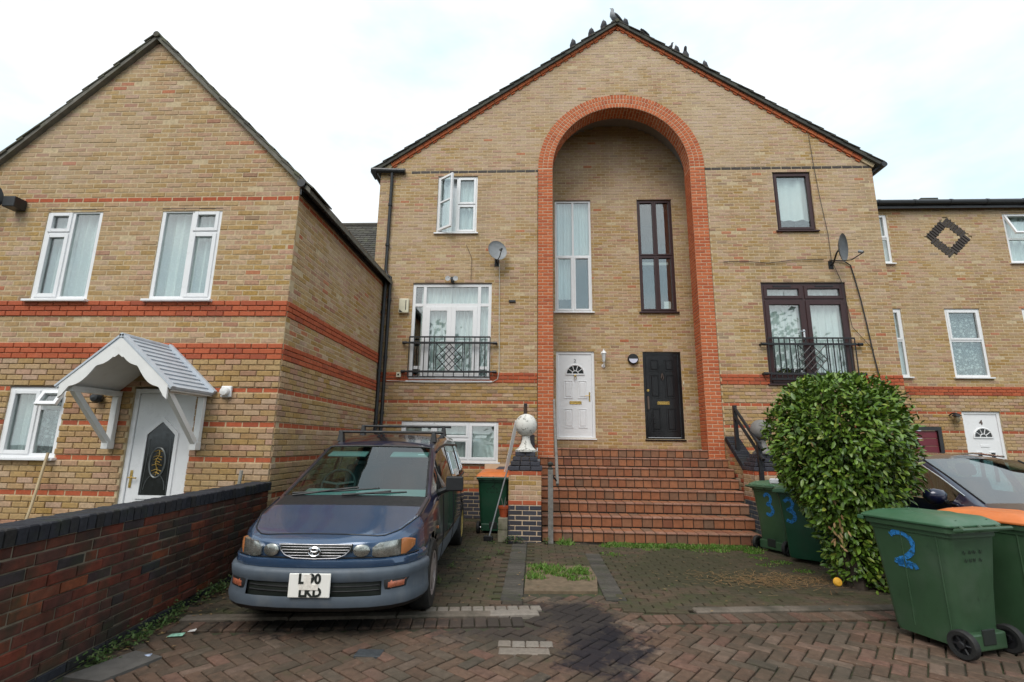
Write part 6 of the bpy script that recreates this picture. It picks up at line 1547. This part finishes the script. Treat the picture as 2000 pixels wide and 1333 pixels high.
for i in range(70):
    a = rb.uniform(0, 2*PI); z = rb.uniform(.7, 2.1); r = lerp_tab(prof_b, z)*.85; bk.tube([BC+Vector((0, 0, z*.6)), BC+Vector((r*.5*math.cos(a), r*.5*math.sin(a), z*.85)), BC+Vector((r*math.cos(a), r*math.sin(a), z))], [.016, .010, .004], 5)
bk.build('branch', m_bark, BU)
tag(MB().lathe([(.0, -.02), (.035, -.015), (.045, .012), (.035, .03), (0, .036)], Fr((3.12, 5.62, .14), (1, 0, 0), (0, .3, 1), (0, -1, .3)), 14).build('yellow_ball', plain('orange yellow fruit', (.70, .36, .03), .5), None), 'small orange yellow ball at the foot of the round bush', 'ball')
# grass, weeds and litter
m_grass = piece('grass blade', [(0, (.060, .145, .018)), (.4, (.095, .205, .026)), (.7, (.12, .22, .035)), (.88, (.17, .20, .06)), (1, (.22, .17, .08))], rough=.6, mottle=.2, bump=0)
m_weed = piece('weed leaf', [(0, (.045, .085, .020)), (.5, (.065, .12, .028)), (1, (.10, .12, .04))], rough=.6, mottle=.2, bump=0)
m_straw = piece('dry straw', [(0, (.26, .15, .065)), (.5, (.33, .21, .10)), (1, (.20, .10, .045))], rough=.8, mottle=.2, bump=0)
def blades(mb, cx_, cy, rx, ry, n, h, w=.006, z=0.0, lean=.5):
    for _ in range(n):
        a = rb.uniform(0, 2*PI); r = math.sqrt(rb.random()); x = cx_+rx*r*math.cos(a); y = cy+ry*r*math.sin(a); hh = h*rb.uniform(.4, 1.1)*(1.1-.5*r); d = Vector((rb.gauss(0, lean), rb.gauss(0, lean), 1)).normalized(); s = d.cross(Vector((rb.gauss(0, 1), rb.gauss(0, 1), 0))).normalized()*w; P = Vector((x, y, z)); t = rb.random()*.99
        mb.add([P-s, P+s, P+d*hh*.6+s*.7, P+d*hh*.6-s*.7, P+d*hh+Vector((d.x, d.y, -.3))*hh*.25], [(0, 1, 2, 3), (3, 2, 4)], 0, t)
g = MB()
for i in range(26):
    x = 1.1+i*.088+rb.uniform(-.05, .05); blades(g, x, 7.98+rb.uniform(-.10, .06), .12, .09, int(90+120*math.sin(i*.37+.4)**2), .085)
for x, y, n, h in ((.47, 8.02, 90, .14), (.50, 8.0, 50, .10), (1.05, 7.4, 60, .04), (1.12, 7.3, 50, .03), (2.9, 7.9, 220, .08), (3.15, 7.7, 220, .09), (2.7, 7.75, 150, .05), (3.05, 7.35, 90, .03), (3.0, 6.95, 70, .03), (3.25, 7.1, 110, .04), (3.30, 6.65, 90, .04), (2.4, 7.7, 60, .04), (1.7, 7.75, 80, .04)): blades(g, x, y, .14, .10, n, h)
tag(g.build('grass', m_grass, None, kind='stuff'), 'bright green grass along the foot of the tiled steps', None)
g = MB()
for i in range(40): blades(g, rb.uniform(-.06, .66), rb.choice((6.50, 6.35, 6.2, 6.05, 6.4))+rb.uniform(-.08, .08), .08, .06, 34, .08, z=.008)
tag(g.build('grass', m_grass, None, kind='stuff'), 'ragged grass growing on the bare earth patch', None)
def weed(mb, x, y, z, h, n, lw=.028):
    for _ in range(n):
        d = Vector((rb.gauss(0, .55), rb.gauss(0, .55), 1)).normalized(); P = Vector((x, y, z))+d*h*rb.uniform(.2, 1)+Vector((rb.gauss(0, .02), rb.gauss(0, .02), 0)); a = Vector((rb.gauss(0, 1), rb.gauss(0, 1), rb.gauss(.2, .4))).normalized(); y_ = a.cross(Vector((0, 0, 1))).normalized(); nn = y_.cross(a)
        l = lw*rb.uniform(.7, 1.5); v_, f_ = leaf_geo(l, l*.5); t = rb.random()*.99; mb.add([P+a*p+y_*q+nn*r for p, q, r in v_], f_, 0, t)
g = MB()
for i in range(60):
    y = rb.choice((rb.uniform(3.55, 4.5), rb.uniform(4.3, 5.7))); weed(g, wall_x(y)+rb.uniform(.03, .16), y, -.03 if y < 4.4 else 0, rb.uniform(.05, .17), int(rb.uniform(10, 26)), .026)
for (x, y, h, n) in ((-.42, 8.02, .10, 60), (-.30, 8.0, .13, 70), (-.20, 7.98, .10, 50), (.18, 7.97, .10, 40), (-.62, 7.9, .05, 25), (-.45, 7.2, .07, 40), (-1.0, 6.4, .06, 34), (-.60, 6.9, .05, 26), (-1.05, 5.75, .05, 26), (-1.0, 7.3, .05, 24), (3.75, 9.0, .10, 40), (3.55, 8.3, .12, 50), (.16, 8.30, .12, 50), (.15, 8.6, .25, 30)): weed(g, x, y, 0, h, n)
for i in range(26): weed(g, rb.uniform(-1.0, 3.2), rb.uniform(5.2, 7.9), 0, .03, 6, .014)
tag(g.build('weeds', m_weed, None, kind='stuff'), 'small green weeds growing in the cracks of the paving', None)
g = MB()
for _ in range(700):
    r = rb.gauss(0, .33); P = Vector((2.75+rb.gauss(0, .42), 6.15+rb.gauss(0, .17), .010+rb.random()*.012)); a = rb.uniform(0, PI); d = Vector((math.cos(a), math.sin(a), rb.gauss(0, .06))); s = Vector((-d.y, d.x, 0))*.0022; l = rb.uniform(.04, .13)
    g.add([P-s, P+s, P+d*l+s, P+d*l-s], [(0, 1, 2, 3)], 0, rb.random()*.99)
tag(g.build('dry_straw', m_straw, None, kind='stuff'), 'scatter of dry straw on the paving beside the bush', None)
g = MB()
for _ in range(260):
    if rb.random() < .5: y = rb.uniform(3.6, 5.8); P = Vector((wall_x(y)+abs(rb.gauss(.08, .12))+.03, y, -.002 if y < 4.4 else .012))
    else: P = Vector((rb.uniform(-1.2, 3.3), rb.uniform(4.95, 8.0), .012))
    a = rb.uniform(0, 2*PI); d = Vector((math.cos(a), math.sin(a), .1)); y_ = Vector((-d.y, d.x, 0)); l = rb.uniform(.015, .045); v_, f_ = leaf_geo(l, l*.5); t = rb.random()*.99
    g.add([P+d*p+y_*q+Vector((0, 0, r+.004)) for p, q, r in v_], f_, 0, t)
tag(g.build('fallen_leaves', m_leafd, None, kind='stuff'), 'scattered small dry leaves lying on the paving', None)
for (x, y, s, lab, c) in ((-2.78, 4.10, .06, 'green and white scrap of packaging by the dark brick wall', (.30, .55, .42)), (-2.72, 4.20, .03, 'tiny white paper scrap by the dark brick wall', (.7, .68, .66)), (-2.72, 3.72, .035, 'pale blue scrap beside the grey slab', (.45, .52, .68))):
    tag(MB().add([(x-s, y-s*.4, -.004), (x+s, y-s*.2, .004), (x+s*.9, y+s*.5, .012), (x-s*.8, y+s*.4, .002), (x-s, y-s*.4, -.001), (x+s, y-s*.2, .008), (x+s*.9, y+s*.5, .015), (x-s*.8, y+s*.4, .005)], [(3, 2, 1, 0), (4, 5, 6, 7), (0, 1, 5, 4), (1, 2, 6, 5), (2, 3, 7, 6), (3, 0, 4, 7)]).build('litter', plain('printed scrap', c, .5, var=.5, vscale=60), None), lab, 'litter')
slab = MB().prism(WORLD, [(-3.00, 3.38), (-2.72, 3.34), (-2.60, 3.72), (-2.86, 3.80)], -.03, .006).build('paving_slab', plain('grey slab', (.11, .10, .09), .95, var=.3, dirt=[((.035, .03, .028), 5, .55, .75, .7)], bump=.6), None, bevel=.006); tag(slab, 'flat grey slab on the ground by the near end of the dark brick wall', 'slab')
tag(MB().box(-1.29, -1.10, 3.86, 3.98, -.03, -.003).build('drain_cover', plain('dark iron cover', (.05, .055, .06), .6, var=.4, vscale=30), None, bevel=.004), 'small dark iron cover set in the brick paving', 'cover')

# ================================================================== PIGEONS
m_pig = piece('pigeon feathers', [(0, (.050, .050, .058)), (.4, (.075, .076, .085)), (.75, (.06, .058, .066)), (1, (.045, .045, .05))], rough=.75, mottle=.3, mscale=60, bump=.2)
m_pigl = piece('pale pigeon feathers', [(0, (.26, .27, .29)), (.5, (.32, .33, .35)), (1, (.20, .21, .23))], rough=.75, mottle=.35, mscale=40, bump=.2)
m_pdark = plain('dark wing bar', (.02, .02, .024), .8); m_beak = plain('dark beak', (.06, .05, .045), .5); m_foot = plain('pink foot', (.30, .09, .07), .7); m_eye = plain('orange eye', (.4, .12, .02), .3)
def pigeon(P, yaw, pitch, lab, mt, s=1.0):
    t = thing('pigeon', lab, 'pigeon', P, yaw, 'pigeons along the gable', local=True)
    c, q = math.cos(pitch), math.sin(pitch); up = .085*s
    tr_ = lambda x, y, z: (s*(x*c-z*q), s*y, up+s*(x*q+z*c))   # x forward, pitched up about the feet
    spine = [(-.19, 0, -.005, .022, .008), (-.13, 0, .0, .030, .012), (-.08, 0, .012, .045, .035), (-.02, 0, .018, .062, .056), (.04, 0, .020, .064, .062), (.085, 0, .035, .050, .054), (.110, 0, .068, .034, .036), (.120, 0, .100, .030, .031), (.132, 0, .122, .029, .030), (.150, 0, .130, .021, .022), (.164, 0, .128, .009, .010)]
    vs = []; seg = 12; n = len(spine)
    for i, (x, y, z, rw, rh) in enumerate(spine):
        a, b = spine[max(i-1, 0)], spine[min(i+1, n-1)]; d = Vector((b[0]-a[0], 0, b[2]-a[2])).normalized(); u = Vector((-d.z, 0, d.x))
        for k in range(seg): w = 2*PI*k/seg; vs.append(tr_(x+u.x*rh*math.sin(w), rw*math.cos(w), z+u.z*rh*math.sin(w)))
    fs = [(i*seg+k, i*seg+(k+1) % seg, (i+1)*seg+(k+1) % seg, (i+1)*seg+k) for i in range(n-1) for k in range(seg)]+[tuple(range(seg))[::-1], tuple((n-1)*seg+k for k in range(seg))]
    MB().add(vs, fs, 0, .3+rb.random()*.6, True).build('pigeon_body', mt, t, sharp=180)
    for sd in (1, -1):
        w = [(.07, .045, .055), (.02, .066, .035), (-.06, .058, .020), (-.16, .028, .008), (-.10, .052, -.012), (-.02, .066, -.012), (.05, .060, .005)]
        MB().add([tr_(x, sd*(y+.004), z) for x, y, z in w]+[tr_(x, sd*(y-.010), z) for x, y, z in w], [tuple(range(7))[::sd], tuple(range(7, 14))[::-sd]]+[(i, (i+1) % 7, 7+(i+1) % 7, 7+i)[::-sd] for i in range(7)], 0, .5).build('wing', mt if mt is m_pig else m_pdark, t)
        MB().lathe([(0, 0), (.005, .001), (0, .003)], Fr(tr_(.140, sd*.027, .128), (1, 0, 0), (0, 0, 1), (0, sd, 0)), 8).build('eye', m_eye, t)
        MB().tube([tr_(.0, sd*.022, -.03), (s*.01, sd*.022*s, .0)], .005*s, 5).tube([(-.01*s, sd*.022*s, .004), (.035*s, sd*.030*s, .004)], .004*s, 5).tube([(0, sd*.022*s, .004), (.032*s, sd*.010*s, .004)], .004*s, 5).build('leg', m_foot, t)
    MB().tube([tr_(.160, 0, .128), tr_(.178, 0, .122), tr_(.186, 0, .115)], [.007, .005, .001], 6).build('beak', m_beak, t)
    return t
for (x, yaw, pt_, lab, mt, sc_) in ((.93, 100, 62, 'dark pigeon, lowest on the left slope of the gable', m_pig, 1.15), (1.385, 80, 66, 'dark pigeon between the lowest and the second from the ridge on the left slope', m_pig, 1.2), (1.70, 95, 64, 'dark pigeon on the left slope, closest to the pale ridge pigeon', m_pig, 1.2), (2.0, 15, 28, 'pale grey pigeon crouching on the very ridge of the gable', m_pigl, 1.45), (2.235, 95, 62, 'dark pigeon just right of the ridge beside the pale one', m_pig, 1.15),
                               (2.72, 215, -38, 'dark pigeon bent down with its tail raised on the right slope', m_pig, 1.1), (3.26, 140, 5, 'dark pigeon sunk low behind the verge with only its back showing', m_pig, .8), (3.446, 85, 58, 'dark pigeon upright on the right slope just below the low one', m_pig, 1.1), (3.65, 265, 66, 'darkest pigeon facing away on the right slope between two upright ones', m_pig, 1.2), (4.10, 80, 60, 'dark pigeon, lowest and farthest down the right slope', m_pig, 1.1)):
    z = 11.745-abs(x-2.0)*.682+.065
    pigeon((x, 10.55, z), math.radians(yaw+180), math.radians(pt_), lab, mt, sc_)

# ================================================================== TREES behind the camera, seen only mirrored in the panes and the car
m_tl = piece('tree foliage', [(0, (.035, .075, .02)), (.5, (.05, .10, .028)), (1, (.075, .12, .035))], rough=.7, mottle=.3, bump=0)
g = MB()
for (cx_, cy, h, r) in ((-9, -17, 11, 4.2), (-2.5, -19, 9.5, 3.6), (3.5, -18, 13, 4.0), (10, -20, 11, 4.4), (18, -18, 12, 4.5), (-18, -20, 12, 4.5)):
    g.tube([(cx_, cy, -.1), (cx_+.2, cy, h*.4), (cx_, cy+.2, h*.75)], [.28, .2, .08], 8, 1)
    for _ in range(1500):
        a, b_ = rb.uniform(0, 2*PI), rb.uniform(-1, 1); rr_ = r*rb.uniform(.55, 1.0)*(1+.22*math.sin(3*a+b_*4)+.15*math.sin(7*a)); q = math.sqrt(1-b_*b_)
        P = Vector((cx_+rr_*q*math.cos(a), cy+rr_*q*math.sin(a), h*.62+b_*rr_*1.05)); n_ = Vector((rb.gauss(0, 1), rb.gauss(0, 1), rb.gauss(.4, 1))).normalized(); u_ = n_.orthogonal().normalized(); v_ = n_.cross(u_); s = rb.uniform(.14, .32)
        g.add([P-u_*s, P+v_*s*.6, P+u_*s, P-v_*s*.6], [(0, 1, 2, 3)], 0, rb.random()*.99)
tag(g.build('treeline', [m_tl, m_bark], None, kind='stuff'), 'row of green trees across the street, mirrored in the panes', None)
